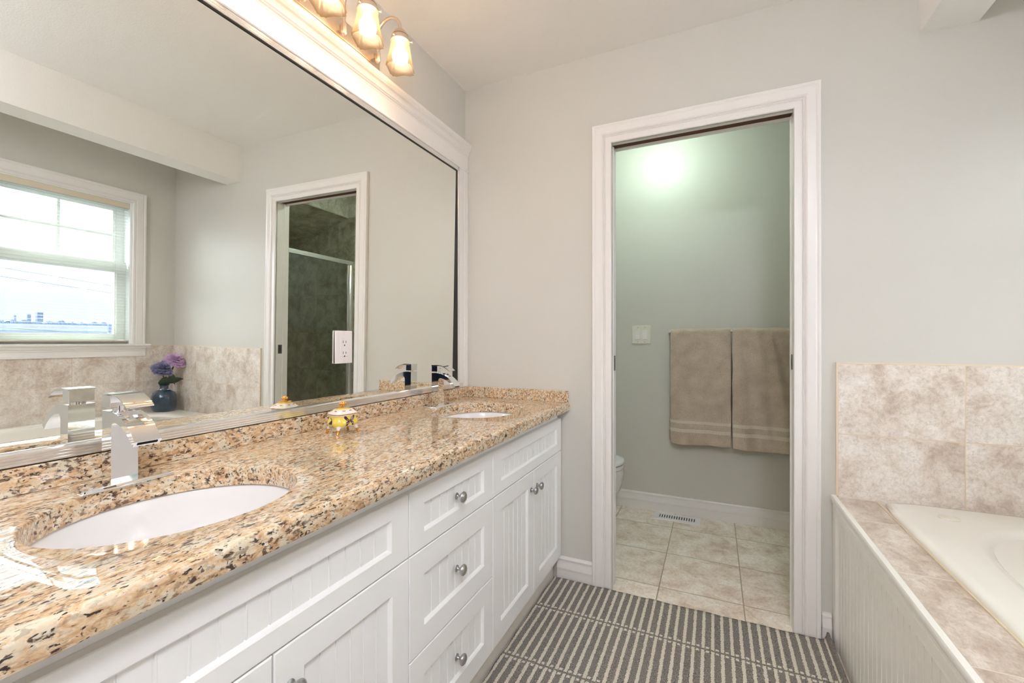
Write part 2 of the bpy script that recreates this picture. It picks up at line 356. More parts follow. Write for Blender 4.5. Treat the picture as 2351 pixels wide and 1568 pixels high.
# ------------------------------------------------------------------ room shell
YD, YD2 = 1.996, 2.085         # door wall
YF = 3.075                     # far wall of the toilet room
XW = 2.61                      # window wall
ZC = 2.443
YB = -0.95
OX0, OX1, OZ = 0.768, 1.466, 2.022
struct(box_obj('floor', M['floor_tile'], (-0.1, YB-0.1, -0.1, 2.95, YF+0.1, 0)))
struct(box_obj('ceiling', M['ceil'], (-0.1, YB-0.1, ZC, 2.95, YF+0.1, ZC+0.1)))
struct(box_obj('wall_left', M['wall'], (-0.1, YB, 0, 0, YD+0.04, ZC)))
struct(box_obj('wall_left_toilet_room', M['wc_wall'], (-0.1, YD+0.04, 0, 0, YF, ZC)))
bm = B(); QX0, QX1, QZ1 = 1.42, 2.24, 2.04         # added unseen doorway and passage, dark in the far faucet's reflection
bx(bm, -0.1, YB-0.12, 0, QX0, YB, ZC); bx(bm, QX1, YB-0.12, 0, 2.76, YB, ZC); bx(bm, QX0, YB-0.12, QZ1, QX1, YB, ZC)
struct(obj('wall_back', bm, M['wall'], smooth=0))
d2 = empty('door_reflection_prop', ((QX0+QX1)/2, YB, 0)); struct(d2)  # added opening, seen only as a dark reflection
bm = B()
for (a, c, d, e) in ((QX0-0.085, QX0, 0, QZ1+0.085), (QX1, QX1+0.085, 0, QZ1+0.085), (QX0, QX1, QZ1, QZ1+0.085)): bx(bm, a, YB, d, c, YB+0.016, e)
obj('door_casing', bm, M['trim'], d2, smooth=0)
bm = B(); bx(bm, QX0-0.5, YB-1.62, 0, QX1+0.5, YB-1.60, ZC); bx(bm, QX0-0.5, YB-1.60, 0, QX0-0.48, YB-0.12, ZC); bx(bm, QX1+0.48, YB-1.60, 0, QX1+0.5, YB-0.12, ZC)
bx(bm, QX0-0.5, YB-1.62, ZC, QX1+0.5, YB-0.12, ZC+0.05); bx(bm, QX0-0.5, YB-1.62, -0.05, QX1+0.5, YB-0.10, 0)
struct(obj('wall_reflection_prop', bm, M['reflection_prop'], smooth=0))  # unseen dark box added for the chrome to reflect
ld = bpy.data.lights.new('window_portal', 'AREA'); ld.shape = 'RECTANGLE'; ld.size = 1.0; ld.size_y = 0.72; ld.cycles.is_portal = True
lo_ = bpy.data.objects.new('window_portal', ld); COL.objects.link(lo_); lo_.location = (2.775, 1.363, 1.561); lo_.rotation_euler = (0, PI/2, 0)
bm = B()
bx(bm, 0, YD, 0, OX0-0.021, YD2, ZC); bx(bm, OX1+0.0115, YD, 0, XW, YD2, ZC); bx(bm, OX0-0.021, YD, OZ+0.0115, OX1+0.0115, YD2, ZC)
struct(obj('wall_front', bm, M['wall'], smooth=0))
WY0, WY1, WZ0, WZ1 = 1.006, 1.720, 1.060, 2.062
bm = B(); T = 0.15
bx(bm, XW, YB, 0, XW+T, WY0, ZC); bx(bm, XW, WY1, 0, XW+T, YD2, ZC); bx(bm, XW, WY0, 0, XW+T, WY1, WZ0); bx(bm, XW, WY0, WZ1, XW+T, WY1, ZC)
struct(obj('wall_right', bm, M['wall'], smooth=0))
struct(box_obj('wall_far', M['wc_wall'], (-0.1, YF, 0, 2.95, YF+0.1, ZC)))
# boxed beam along the ceiling over the tub edge
struct(box_obj('ceiling_beam', M['ceil'], (1.840, YB, 2.203, 1.995, YD, ZC)))

# tile around the tub
bm = B(); bx(bm, 1.605, YD-0.008, 0.50, XW, YD, 1.046)
struct(obj('wall_front_tile', bm, M['tub_tile'], smooth=0))
bm = B(); bx(bm, XW-0.008, 0.0, 0.50, XW, YD-0.008, 1.046)
struct(obj('wall_right_tile', bm, M['win_tile'], smooth=0))
bm = B(); bx(bm, 1.6000, YD-0.0095, 0.555, 1.6055, YD, 1.0455); bx(bm, 1.6000, YD-0.0095, 1.0455, XW, YD, 1.0505)
bx(bm, XW-0.0095, 0.0, 1.0455, XW, YD-0.0096, 1.0505)
struct(obj('trim_1', bm, M['caulk'], smooth=0))

# baseboards
BP = [(0, 0), (0.0125, 0), (0.0125, 0.055), (0.0165, 0.0570), (0.0168, 0.0605), (0.0155, 0.067), (0.0125, 0.080), (0.0095, 0.091), (0.0088, 0.0965), (0.0135, 0.0980), (0.0135, 0.1040), (0.0100, 0.1058), (0.0075, 0.1110), (0, 0.112)]
def baseboard(name, axis, wallpos, sign, a0, a1):
    bm = B(); prism(bm, [(wallpos + sign*d, z) for d, z in BP], axis, a0, a1)
    return struct(obj(name, bm, M['trim'], smooth=30))
baseboard('baseboard_front_left', 'x', YD, -1, 0.512, 0.681)
baseboard('baseboard_front_right', 'x', YD, -1, 1.556, 1.586)
baseboard('baseboard_far', 'x', YF, -1, 0.0, 1.84)
baseboard('baseboard_toilet_left', 'y', 0.0, 1, YD2, YF-0.015)

# ------------------------------------------------------------------ doorway with a pocket door
CP = [(0, 0), (0, 0.011), (0.003, 0.014), (0.010, 0.014), (0.026, 0.012), (0.029, 0.008), (0.032, 0.013), (0.036, 0.010), (0.039, 0.016),
      (0.044, 0.0185), (0.070, 0.0185), (0.074, 0.0165), (0.080, 0.0195), (0.085, 0.0195), (0.087, 0.017), (0.087, 0)]
d1 = empty('door_1', (0, 0, 0)); struct(d1)
bm = B(); rings = []
for i in range(4):
    r = []
    for d, h in CP:
        y = YD - h
        r.append([(OX0-d, y, 0.0), (OX0-d, y, OZ+d), (OX1+d, y, OZ+d), (OX1+d, y, 0.0)][i])
    rings.append(r)
loft(bm, rings); obj('door_casing', bm, M['trim'], d1, smooth=25)
bm = B()
j = 0.004
for (a, c) in ((YD-0.004, 2.020), (2.062, YD2+0.002)):        # split jamb either side of the pocket
    bx(bm, OX0-0.0215, a, 0, OX0, c, OZ); bx(bm, OX0-0.0215, a, OZ, OX1+0.012, c, OZ+0.012)
bx(bm, OX1, YD-0.004, 0, OX1+0.012, YD2+0.002, OZ)
bx(bm, OX1-0.003, 2.047, 0, OX1+0.001, 2.052, OZ)
obj('jamb', bm, M['trim'], d1, smooth=0, bevel=0.0008)
bm = B(); bx(bm, OX0-0.010, 2.020, OZ+0.004, OX1-0.0005, 2.062, OZ+0.0113)
obj('track_slot', bm, M['brown'], d1, smooth=0)
bm = B(); bx(bm, OX0-0.02, 2.024, 0.012, OX0+0.003, 2.058, OZ-0.002)
pk = obj('pocket_door', bm, M['trim'], d1, smooth=0, bevel=0.001)
bm = B(); bx(bm, OX0+0.0025, 2.030, 0.994, OX0+0.0048, 2.052, 1.063)
bx(bm, OX0+0.0045, 2.036, 1.008, OX0+0.0058, 2.046, 1.049)
q = obj('edge_pull', bm, M['greymetal'], pk, bevel=0.0005); q['label'] = 'dark grey metal edge pull'
bm = B(); bx(bm, OX1-0.0015, 2.015, 1.018, OX1+0.001, 2.043, 1.077)
sp = obj('strike_plate', bm, M['greymetal'], d1, bevel=0.0004); sp['label'] = 'grey metal strike plate'
bm = B(); bx(bm, OX1-0.0018, 2.0245, 1.030, OX1-0.0014, 2.0335, 1.060); obj('strike_hole', bm, M['brown'], sp)

# ------------------------------------------------------------------ vanity
XD, XBODY = 0.530, 0.511
ZTOP, ZBOT = 0.843, 0.803
def beaded_front(bm, y0, y1, z0, z1, by, bz0, bz1, sp=0.0405):
    """recessed beadboard front facing +x"""
    xb, xf, e = XBODY+0.0005, XD, 0.0022
    a, b2, c, d = y0+by, y1-by, z0+bz0, z1-bz1
    s = 0.0065; xr = xf-0.0085
    rect = lambda Y0, Y1, Z0, Z1, X: [(X, Y0, Z0), (X, Y1, Z0), (X, Y1, Z1), (X, Y0, Z1)]
    rings = [rect(y0, y1, z0, z1, xb), rect(y0, y1, z0, z1, xf-e), rect(y0+e*.4, y1-e*.4, z0+e*.4, z1-e*.4, xf-e*.4), rect(y0+e, y1-e, z0+e, z1-e, xf),
             rect(a, b2, c, d, xf), rect(a+0.0015, b2-0.0015, c+0.0015, d-0.0015, xf-0.001), rect(a+s, b2-s, c+s, d-s, xr+0.001), rect(a+s+.001, b2-s-.001, c+s+.001, d-s-.001, xr-0.002)]
    R = loft(bm, rings, cap=False); bm.faces.new(R[0][::-1])
    # beaded panel
    ya, yb = a+s-.001, b2-s+.001; n = max(2, round((yb-ya)/sp)); st = (yb-ya)/n; pr = []
    pr.append((ya, xr))
    for i in range(1, n):
        yc = ya+i*st
        pr += [(yc-0.0035, xr), (yc-0.0022, xr-0.0022), (yc-0.0004, xr-0.0022), (yc, xr+0.0004), (yc+0.0016, xr+0.0006), (yc+0.0030, xr)]
    pr.append((yb, xr))
    lo = [bm.verts.new((x, y, c+s-.001)) for y, x in pr]; hi = [bm.verts.new((x, y, d-s+.001)) for y, x in pr]
    for i in range(len(pr)-1): bm.faces.new((lo[i], lo[i+1], hi[i+1], hi[i]))
def knob(parent, y, z):
    bm = B(); lathe(bm, [(0.0095, 0.0), (0.0095, 0.0015), (0.007, 0.003), (0.0045, 0.005), (0.0042, 0.011), (0.0065, 0.013), (0.0125, 0.0165), (0.0155, 0.0205), (0.0152, 0.0240), (0.0115, 0.0275), (0.006, 0.0292), (0.0015, 0.0296)], (XD-0.0003, y, z), 'x', 28)
    o = obj('knob', bm, M['nickel'], parent, smooth=50); return o
def cabinet(y0, y1, label, kind, knobs=()):
    r = empty('vanity_cabinet', (0.25, (y0+y1)/2, 0)); tag(r, label, 'cabinet', 'white vanity cabinet units')
    bm = B(); bx(bm, 0.001, y0, 0.105, 0.012, y1, ZBOT-0.012); bx(bm, 0.012, y0, 0.105, XBODY, y0+0.016, ZBOT-0.012); bx(bm, 0.012, y1-0.016, 0.105, XBODY, y1, ZBOT-0.012); bx(bm, 0.012, y0+0.016, 0.105, XBODY, y1-0.016, 0.121)
    bx(bm, XBODY-0.012, y0, ZBOT-0.012, XBODY, y1, ZBOT-0.0005); bx(bm, XBODY-0.012, y0+0.016, 0.60, XBODY, y1-0.016, ZBOT-0.012)
    obj('body', bm, M['cab'], r, smooth=0)
    bm = B(); bx(bm, 0.10, y0, 0.0, 0.490, y1, 0.105); obj('toe_kick', bm, M['kick'], r, smooth=0)
    g = 0.0015
    if kind == 'sink':
        bm = B(); beaded_front(bm, y0+g, y1-g, 0.6145, 0.7655, 0.060, 0.038, 0.040); obj('false_drawer_front', bm, M['cab'], r, smooth=20)
        ym = (y0+y1)/2 + (0.008 if y0 > 1 else 0)
        for (a, c, ky) in ((y0, ym, ym-0.031), (ym, y1, ym+0.031)):
            bm = B(); beaded_front(bm, a+g, c-g, 0.1145, 0.6115, 0.058, 0.062, 0.056); d = obj('door', bm, M['cab'], r, smooth=20)
            knob(d, ky, 0.541)
    else:
        for (z0, z1, b0, b1) in ((0.6145, 0.7655, 0.038, 0.040), (0.3605, 0.6115, 0.059, 0.063), (0.1145, 0.3575, 0.060, 0.060)):
            bm = B(); beaded_front(bm, y0+g, y1-g, z0, z1, 0.058, b0, b1); d = obj('drawer', bm, M['cab'], r, smooth=20)
            knob(d, (y0+y1)/2-0.005, (z0+z1)/2+0.003)
    return r
cabinet(0.139, 0.848, 'white sink cabinet under the near basin, two doors below a long false drawer front', 'sink')
cabinet(0.848, 1.283, 'white drawer cabinet in the middle of the vanity with three knobs one above another', 'drawers')
cabinet(1.283, 1.990, 'white sink cabinet under the far basin beside the doorway wall', 'sink')

# countertop with two oval cut-outs
SINKS = ((0.301, 0.478), (0.298, 1.612)); SA, SB = 0.176, 0.201
ct = empty('countertop', (0.25, 1.06, ZTOP)); tag(ct, 'long speckled tan granite countertop on the white vanity cabinets', 'countertop')
bm = B(); YA, YE = 0.125, YD
XF0, XF1 = 0.055, 0.545
# strips
prism(bm, [(0.001, ZBOT), (XF0, ZBOT), (XF0, ZTOP), (0.001, ZTOP)], 'y', YA, YE)
edge = [(XF1, ZBOT)] + [(0.570-0.004+0.004*math.cos(a), ZBOT+0.004+0.004*math.sin(a)) for a in (-PI/2, -PI/4, 0)] + [(0.570-0.009+0.009*math.cos(a), ZTOP-0.009+0.009*math.sin(a)) for a in (0, PI/8, PI/4, 3*PI/8, PI/2)] + [(XF1, ZTOP)]
prism(bm, edge, 'y', YA, YE)
ys = [YA]; N = 96
for cx_, cy_ in SINKS:
    y0, y1 = cy_-0.24, cy_+0.24
    bx(bm, XF0, ys[-1], ZBOT, XF1, y0, ZTOP); ys.append(y1)
    ell, rec, low, lowr, ell1 = [], [], [], [], []
    for i in range(N):
        a = 2*PI*i/N + PI/N; ca, sa = math.cos(a), math.sin(a)
        k = min((XF1-cx_)/ca if ca > 1e-9 else (XF0-cx_)/ca if ca < -1e-9 else 9, (y1-cy_)/sa if sa > 1e-9 else (y0-cy_)/sa if sa < -1e-9 else 9)
        rec.append((cx_+k*ca, cy_+k*sa, ZTOP)); lowr.append((cx_+k*ca, cy_+k*sa, ZBOT))
        ell.append((cx_+(SA+0.004)*ca, cy_+(SB+0.004)*sa, ZTOP)); ell1.append((cx_+(SA+0.001)*ca, cy_+(SB+0.001)*sa, ZTOP-0.0015)); low.append((cx_+SA*ca, cy_+SB*sa, ZBOT))
    ell2 = [(x_, y_, ZTOP-0.005) for x_, y_, _ in low]
    loft(bm, [lowr, low, ell2, ell1, ell, rec], cap=False)
    # corner triangles left by the angular projection
    for X_, Y_ in ((XF1, y1), (XF1, y0), (XF0, y1), (XF0, y0)):
        near = sorted(range(N), key=lambda i: (rec[i][0]-X_)**2+(rec[i][1]-Y_)**2)[:2]
        for L_, Z_ in ((rec, ZTOP), (lowr, ZBOT)):
            bm.faces.new([bm.verts.new(L_[near[0]]), bm.verts.new(L_[near[1]]), bm.verts.new((X_, Y_, Z_))])
bx(bm, XF0, ys[-1], ZBOT, XF1, YE, ZTOP)
obj('slab', bm, M['granite'], ct, smooth=30)
bm = B(); bx(bm, 0.001, YA, ZTOP, 0.020, YD-0.001, 0.894); obj('backsplash', bm, M['granite'], ct, bevel=0.0015)
bm = B(); bx(bm, 0.020, YD-0.020, ZTOP, 0.566, YD-0.001, 0.896); obj('side_splash', bm, M['granite'], ct, bevel=0.0015)

def sink(cx_, cy_, label):
    r = empty('undermount_sink', (cx_, cy_, 0.68)); tag(r, label, 'sink', 'white undermount sinks')
    bm = B(); rings = []
    for (s_, z) in ((1.10, ZBOT-0.0005), (1.035, ZBOT-0.0005), (1.015, ZBOT-0.006), (0.995, ZBOT-0.030), (0.94, ZBOT-0.070), (0.82, ZBOT-0.105), (0.62, ZBOT-0.128), (0.36, ZBOT-0.138), (0.13, ZBOT-0.142)):
        rings.append([(cx_+SA*s_*math.cos(2*PI*i/64), cy_+SB*s_*math.sin(2*PI*i/64), z) for i in range(64)])
    outer = [[(cx_+SA*s_*math.cos(2*PI*i/64), cy_+SB*s_*math.sin(2*PI*i/64), z) for i in range(64)] for s_, z in ((0.13, ZBOT-0.152), (0.62, ZBOT-0.140), (0.85, ZBOT-0.115), (1.02, ZBOT-0.060), (1.06, ZBOT-0.012), (1.10, ZBOT-0.010), (1.10, ZBOT-0.0005))]
    loft(bm, rings, cap=False); loft(bm, outer, cap=False)
    obj('bowl', bm, M['porcelain'], r, smooth=60)
    bm = B(); lathe(bm, [(0.024, -0.004), (0.024, 0.002), (0.020, 0.004), (0.012, 0.003), (0.002, 0.003)], (cx_, cy_, ZBOT-0.142), 'z', 24)
    q = obj('drain', bm, M['chrome'], r); q['label'] = 'chrome drain'
sink(*SINKS[0], 'white oval undermount sink nearest the viewer in the granite counter')
sink(*SINKS[1], 'white oval undermount sink at the far end of the counter by the wall')

# waterfall faucets (modelled once around y=0, x=0 at the column's back)
def arc(p0, p1, p2, n):          # quadratic curve
    return [((1-t)**2*p0[0]+2*t*(1-t)*p1[0]+t*t*p2[0], (1-t)**2*p0[1]+2*t*(1-t)*p1[1]+t*t*p2[1]) for t in [i/n for i in range(n+1)]]
def faucet():
    r = empty('basin_faucet', (0, 0, 0))
    P_ = lambda o: local(o, r)
    bm = B(); rings = []
    hw, d0, d1_ = 0.076, -0.002, 0.061
    rc = lambda e, z: [(d0+e, -hw+e, z), (d1_-e, -hw+e, z), (d1_-e, hw-e, z), (d0+e, hw-e, z)]
    loft(bm, [rc(0, 0), rc(0, 0.003), rc(0.004, 0.0065)]); P_(obj('base_plate', bm, M['chrome'], smooth=20, bevel=0.0008))
    # body profile in x-z, thick arch
    outer = [(0, 0.006), (0, 0.147), (0.026, 0.147)] + arc((0.026, 0.147), (0.083, 0.143), (0.119, 0.093), 14)[1:]
    inner = [(0.111, 0.084)] + arc((0.111, 0.084), (0.086, 0.118), (0.050, 0.125), 10)[1:] + [(0.042, 0.125), (0.0375, 0.122), (0.034, 0.114), (0.034, 0.006)]
    full = outer + inner
    # the middle part is cut by an open trough on top of the spout
    cut = []
    for (x, z) in outer:
        cut.append((x, z - (0.0095 if 0.036 < x < 0.083 else 0)))
    fixed = []
    for k_, (x, z) in enumerate(cut):
        if k_ and (0.036 < x < 0.083) != (0.036 < cut[k_-1][0] < 0.083):
            if 0.036 < x < 0.083: fixed.append((x-0.0005, z+0.0095))
            else: fixed.append((cut[k_-1][0]+0.0005, cut[k_-1][1]+0.0095))
        fixed.append((x, z))
    bm = B(); prism(bm, full, 'y', -0.0225, -0.0150); prism(bm, fixed+inner, 'y', -0.0150, 0.0150); prism(bm, full, 'y', 0.0150, 0.0225)
    body = P_(obj('body', bm, M['chrome'], smooth=25))
    # outlet lip
    bm = B(); v = [(0.1135, 0.0870), (0.1175, 0.0912)]
    n_ = Vector((0.119-0.086, 0, 0.084-0.13)).normalized()*0.0007
    vs = [bm.verts.new((v[0][0]+n_.x, -0.017, v[0][1]+n_.z)), bm.verts.new((v[1][0]+n_.x, -0.017, v[1][1]+n_.z)), bm.verts.new((v[1][0]+n_.x, 0.017, v[1][1]+n_.z)), bm.verts.new((v[0][0]+n_.x, 0.017, v[0][1]+n_.z))]
    bm.faces.new(vs); bmesh.ops.solidify(bm, geom=bm.faces[:], thickness=0.0005)
    q = obj('outlet_slot', bm, M['dark'], smooth=0); q.parent = body; q.matrix_parent_inverse = Matrix.Identity(4)
    bm = B(); lathe(bm, [(0.0135, 0.145), (0.0135, 0.156)], (0.019, 0, 0), 'z', 28); P_(obj('neck', bm, M['chrome']))
    bm = B(); bx(bm, -0.001, -0.0215, 0.1525, 0.0285, 0.0215, 0.178)
    h = P_(obj('handle', bm, M['chrome'], smooth=20, bevel=0.0006))
    lo = arc((0.026, 0.1795), (0.062, 0.180), (0.090, 0.1560), 12)
    top = [(-0.001, 0.1815)] + [(x+0.0008, z+0.0030-0.0012*i/12) for i, (x, z) in enumerate(lo)]
    bm = B(); prism(bm, top + lo[::-1] + [(-0.001, 0.1775)], 'y', -0.0235, 0.0235)
    q = obj('lever', bm, M['chrome'], smooth=25); q.parent = h; q.matrix_parent_inverse = Matrix.Identity(4)
    bm = B(); lathe(bm, [(0.0022, 0.0), (0.0022, 0.0008)], (0.0284, 0.0, 0.166), 'x', 14)
    q = obj('set_screw', bm, M['greymetal']); q.parent = h; q.matrix_parent_inverse = Matrix.Identity(4)
    return r
f1 = faucet(); f1.location = (0.0735, 0.4805, ZTOP)
tag(f1, 'chrome waterfall faucet with curved lever beside the near sink, largest in view', 'faucet', 'chrome waterfall faucets')
f2 = copy_tree(f1); f2.location = (0.0600, 1.6325, ZTOP)
f2['label'] = 'chrome waterfall faucet at the far sink near the mirror corner'

# ------------------------------------------------------------------ mirror and its frame
MY1 = 1.905; TILT = 0.010
mr = empty('wall_mirror', (0.0, 1.0, 0.895)); tag(mr, 'very wide wall mirror in a white moulded frame above the granite backsplash', 'mirror')
bm = B()
for (x0, x1) in ((-0.004, 0.0),):
    z0, z1 = 0.9, 2.03
    v = []
    for (y, z, x) in [(y, z, x) for y in (0.05, MY1+0.02) for z in (z0, z1) for x in (-0.004, 0.0)]:
        v.append(bm.verts.new((0.003+x+(z-0.92)*math.tan(TILT)+0.0, y, z)))
    idx = lambda a, b_, c: a*4+b_*2+c
    for f in ((0,1,3,2),(4,6,7,5),(0,4,5,1),(2,3,7,6),(0,2,6,4),(1,5,7,3)): bm.faces.new([v[i] for i in f])
obj('mirror_glass', bm, M['mirror'], mr, smooth=0)
def ribs(h0, h1, x, n, dep=0.0022):     # ribbed moulding profile from h0 to h1 (height), protrusion x
    pts = []; st = (h1-h0)/n
    for i in range(n):
        a = h0+i*st
        pts += [(x-dep, a), (x, a+st*0.12), (x, a+st*0.80), (x-dep, a+st*0.95)]
    return pts
bm = B(); pr = [(0.0005, 0.8955)] + [(0.012, 0.8955)] + ribs(0.8965, 0.9205, 0.0195, 4) + [(0.0125, 0.9215), (0.0075, 0.9230), (0.0005, 0.9230)]
prism(bm, pr, 'y', 0.05, MY1+0.040); q = obj('bottom_rail', bm, M['silver'], mr, smooth=20); q['label'] = 'ribbed silvery bottom rail'
# liner: top and right side, with a dark strip painting the shaded gap at its inner edge
LZ = 1.984
bm = B(); pr = [(0.0005, LZ+0.0035), (0.0185, LZ+0.0035)] + ribs(LZ+0.004, LZ+0.023, 0.0205, 3, 0.0018) + [(0.0005, LZ+0.0235)]
prism(bm, pr, 'y', 0.05, MY1+0.002)
pr = [(x, z) for x, z in [(0.0005, MY1-0.0155+0.0035), (0.0185, MY1-0.0155+0.0035)] + ribs(MY1-0.0155+0.004, MY1+0.003, 0.0205, 3, 0.0018) + [(0.0005, MY1+0.003)]]
prism(bm, [(x, y) for x, y in pr], 'z', 0.9230, LZ+0.0235)
obj('liner_moulding', bm, M['silver'], mr, smooth=20)
bm = B(); bx(bm, 0.0005, 0.05, LZ, 0.0175, MY1-0.012, LZ+0.0036); bx(bm, 0.0005, MY1-0.0155, 0.923, 0.0175, MY1-0.0120, LZ)
q = obj('gap_shade_strip', bm, M['dark'], mr, smooth=0); q['label'] = 'thin dark strip standing for the shaded gap around the glass'
bm = B(); pr = [(0.0005, MY1+0.003), (0.017, MY1+0.003), (0.019, MY1+0.006), (0.019, MY1+0.050), (0.0165, MY1+0.053), (0.019, MY1+0.056), (0.019, MY1+0.074), (0.0165, MY1+0.076), (0.019, MY1+0.079), (0.0185, YD-0.001), (0.0005, YD-0.001)]
prism(bm, pr, 'z', 0.8955, 2.0245); obj('side_casing', bm, M['trim'], mr, smooth=20)
bm = B(); pr = [(0.0005, 2.0080), (0.0215, 2.0080), (0.0240, 2.0110), (0.0240, 2.0150), (0.0205, 2.0190), (0.0175, 2.0225), (0.0175, 2.0860), (0.0005, 2.0860)]
prism(bm, pr, 'y', 0.05, YD-0.001); obj('frieze_board', bm, M['trim'], mr, smooth=30)
bm = B(); pr = [(0.0005, 2.084), (0.0180, 2.084), (0.0195, 2.088), (0.0185, 2.091), (0.0230, 2.0945), (0.0220, 2.0975), (0.0265, 2.1015), (0.0255, 2.1045), (0.0270, 2.110), (0.0310, 2.118), (0.0375, 2.1235), (0.0365, 2.1265), (0.0395, 2.1300), (0.0380, 2.1330), (0.0400, 2.1360), (0.0400, 2.1490), (0.0380, 2.1510), (0.0005, 2.1510)]
prism(bm, pr, 'y', 0.05, YD-0.001); obj('crown_moulding', bm, M['trim'], mr, smooth=22)

# outlet mounted on the mirror
ol = empty('wall_outlet', (0.006, 1.1525, 1.108)); tag(ol, 'white duplex power outlet mounted on the mirror glass', 'outlet')
xo = 0.0055
bm = B(); bx(bm, xo-0.004, 1.116, 1.054, xo+0.001, 1.187, 1.163); obj('mounting_plate', bm, M['dark'], ol)
bm = B(); bx(bm, xo+0.0015, 1.114, 1.0515, xo+0.0075, 1.191, 1.1655); cp_ = obj('cover_plate', bm, M['plastic'], ol, bevel=0.0025, seg=3)
bm = B(); bx(bm, xo+0.0070, 1.1355, 1.0760, xo+0.0092, 1.1695, 1.1410); rc_ = obj('receptacle', bm, M['plastic'], ol, bevel=0.0008)
for zc_ in (1.1265, 1.0885):
    for (dy, hh) in ((-0.0065, 0.0045), (0.0065, 0.0036)):
        bm = B(); bx(bm, xo+0.0088, 1.1525+dy-0.0009, zc_-hh, xo+0.0096, 1.1525+dy+0.0009, zc_+hh); obj('slot', bm, M['shadow_slot'], rc_)
    bm = B(); lathe(bm, [(0.0024, 0.0088), (0.0024, 0.0096)], (xo, 1.1525, zc_-0.0115), 'x', 14); bx(bm, xo+0.0088, 1.1501, zc_-0.0139, xo+0.0096, 1.1549, zc_-0.0115); obj('ground_hole', bm, M['shadow_slot'], rc_)
for zc_ in (1.0590, 1.1580):
    bm = B(); lathe(bm, [(0.0028, 0.0070), (0.0028, 0.0080), (0.001, 0.0086)], (xo, 1.1525, zc_), 'x', 16); obj('screw', bm, M['plastic'], cp_, smooth=40)

# ------------------------------------------------------------------ vanity light
vl = empty('vanity_light', (0, 1.045, 2.21)); tag(vl, 'satin nickel vanity light bar with frosted fluted glass shades above the mirror', 'wall lamp')
LY0, LY1 = 0.752, 1.340
bm = B()
def rrect(e, x): return [(x, LY0+e, 2.1585+e), (x, LY1-e, 2.1585+e), (x, LY1-e, 2.2575-e), (x, LY0+e, 2.2575-e)]
loft(bm, [rrect(0, 0.0005), rrect(0, 0.006), rrect(0.003, 0.010), rrect(0.012, 0.0115), rrect(0.013, 0.0145), rrect(0.0165, 0.0155), rrect(0.018, 0.0195), rrect(0.021, 0.0205)])
obj('backplate', bm, M['warm_nickel'], vl, smooth=20)
def shade_ring(cx_, cy_, r, sq, z, flute, n=96, rot=0.4):
    out_ = []
    for i in range(n):
        a = 2*PI*i/n
        k_ = 1.0/(abs(math.cos(a))**(2+sq*1.8)+abs(math.sin(a))**(2+sq*1.8))**(1.0/(2+sq*1.8))     # superellipse
        k_ = 1 + (k_-1)*min(1, sq*1.2)
        c4 = abs(math.sin(2*a))**3                                        # flutes gather at the corners
        rr = 1.05*r*k_ + flute*c4*math.cos(a*24)
        out_.append((cx_+rr*math.cos(a+rot), cy_+rr*math.sin(a+rot), z + (0.0022*sq*math.cos(4*a) if flute else 0)))
    return out_
for ly in (1.285, 1.120, 0.955, 0.790):
    bm = B()
    bx(bm, 0.018, ly-0.009, 2.185, 0.034, ly+0.009, 2.205)
    loft(bm, [[(0.046+0.008*math.cos(2*PI*i/6)*s_, ly+0.008*math.sin(2*PI*i/6)*s_, z) for i in range(6)] for s_, z in ((0.3, 2.166), (1.1, 2.173), (1.25, 2.178), (1.25, 2.205), (0.9, 2.209))])
    bx(bm, 0.030, ly-0.004, 2.188, 0.046, ly+0.004, 2.198)
    pts = [(0.046, ly, 2.20), (0.046, ly, 2.235), (0.046, ly, 2.268)] + [(0.098-0.052*math.cos(PI*i/12), ly, 2.270+0.050*math.sin(PI*i/12)) for i in range(1, 12)] + [(0.150, ly, 2.268), (0.150, ly, 2.262)]
    tube(bm, pts, 0.0058, 10)
    ar = obj('arm', bm, M['warm_nickel'], vl, smooth=50)
    bm = B(); lathe(bm, [(0.007, 0.280), (0.011, 0.278), (0.020, 0.271), (0.027, 0.260), (0.031, 0.248), (0.0345, 0.243), (0.0345, 0.232), (0.030, 0.232)], (0.150, ly, 1.985), 'z', 36)
    for a in (0.6, 0.6+2*PI/3, 0.6+4*PI/3):
        tube(bm, [(0.150+0.033*math.cos(a), ly+0.033*math.sin(a), 2.2215), (0.150+0.041*math.cos(a), ly+0.041*math.sin(a), 2.2215)], [0.002, 0.002], 8)
        tube(bm, [(0.150+0.041*math.cos(a), ly+0.041*math.sin(a), 2.2215), (0.150+0.044*math.cos(a), ly+0.044*math.sin(a), 2.2215)], [0.004, 0.004], 10)
    obj('shade_holder', bm, M['warm_nickel'], ar, smooth=40)
    bm = B(); rings = []
    for (r_, sq, z, fl) in ((0.0285, 0.0, 2.238, 0), (0.0295, 0.0, 2.228, 0), (0.0315, 0.05, 2.213, 0.0003), (0.0340, 0.25, 2.194, 0.0007), (0.0362, 0.5, 2.173, 0.0011), (0.0388, 0.8, 2.151, 0.0015), (0.0418, 1.0, 2.131, 0.0018), (0.0440, 1.0, 2.121, 0.0020)):
        rings.append(shade_ring(0.150, ly, r_, sq, z, fl))
    loft(bm, rings, cap=False)
    sh = obj('glass_shade', bm, M['shade'], ar, smooth=40)
    md = sh.modifiers.new('thickness', 'SOLIDIFY'); md.thickness = 0.0022; md.offset = -1
    bm = B(); lathe(bm, [(0.006, 0.072), (0.012, 0.068), (0.014, 0.058), (0.022, 0.046), (0.0275, 0.032), (0.0285, 0.020), (0.025, 0.008), (0.015, 0.001), (0.003, 0.0)], (0.150, ly, 2.141), 'z', 24)
    q = obj('bulb', bm, M['bulb'], ar, smooth=60); q['label'] = 'glowing warm bulb'

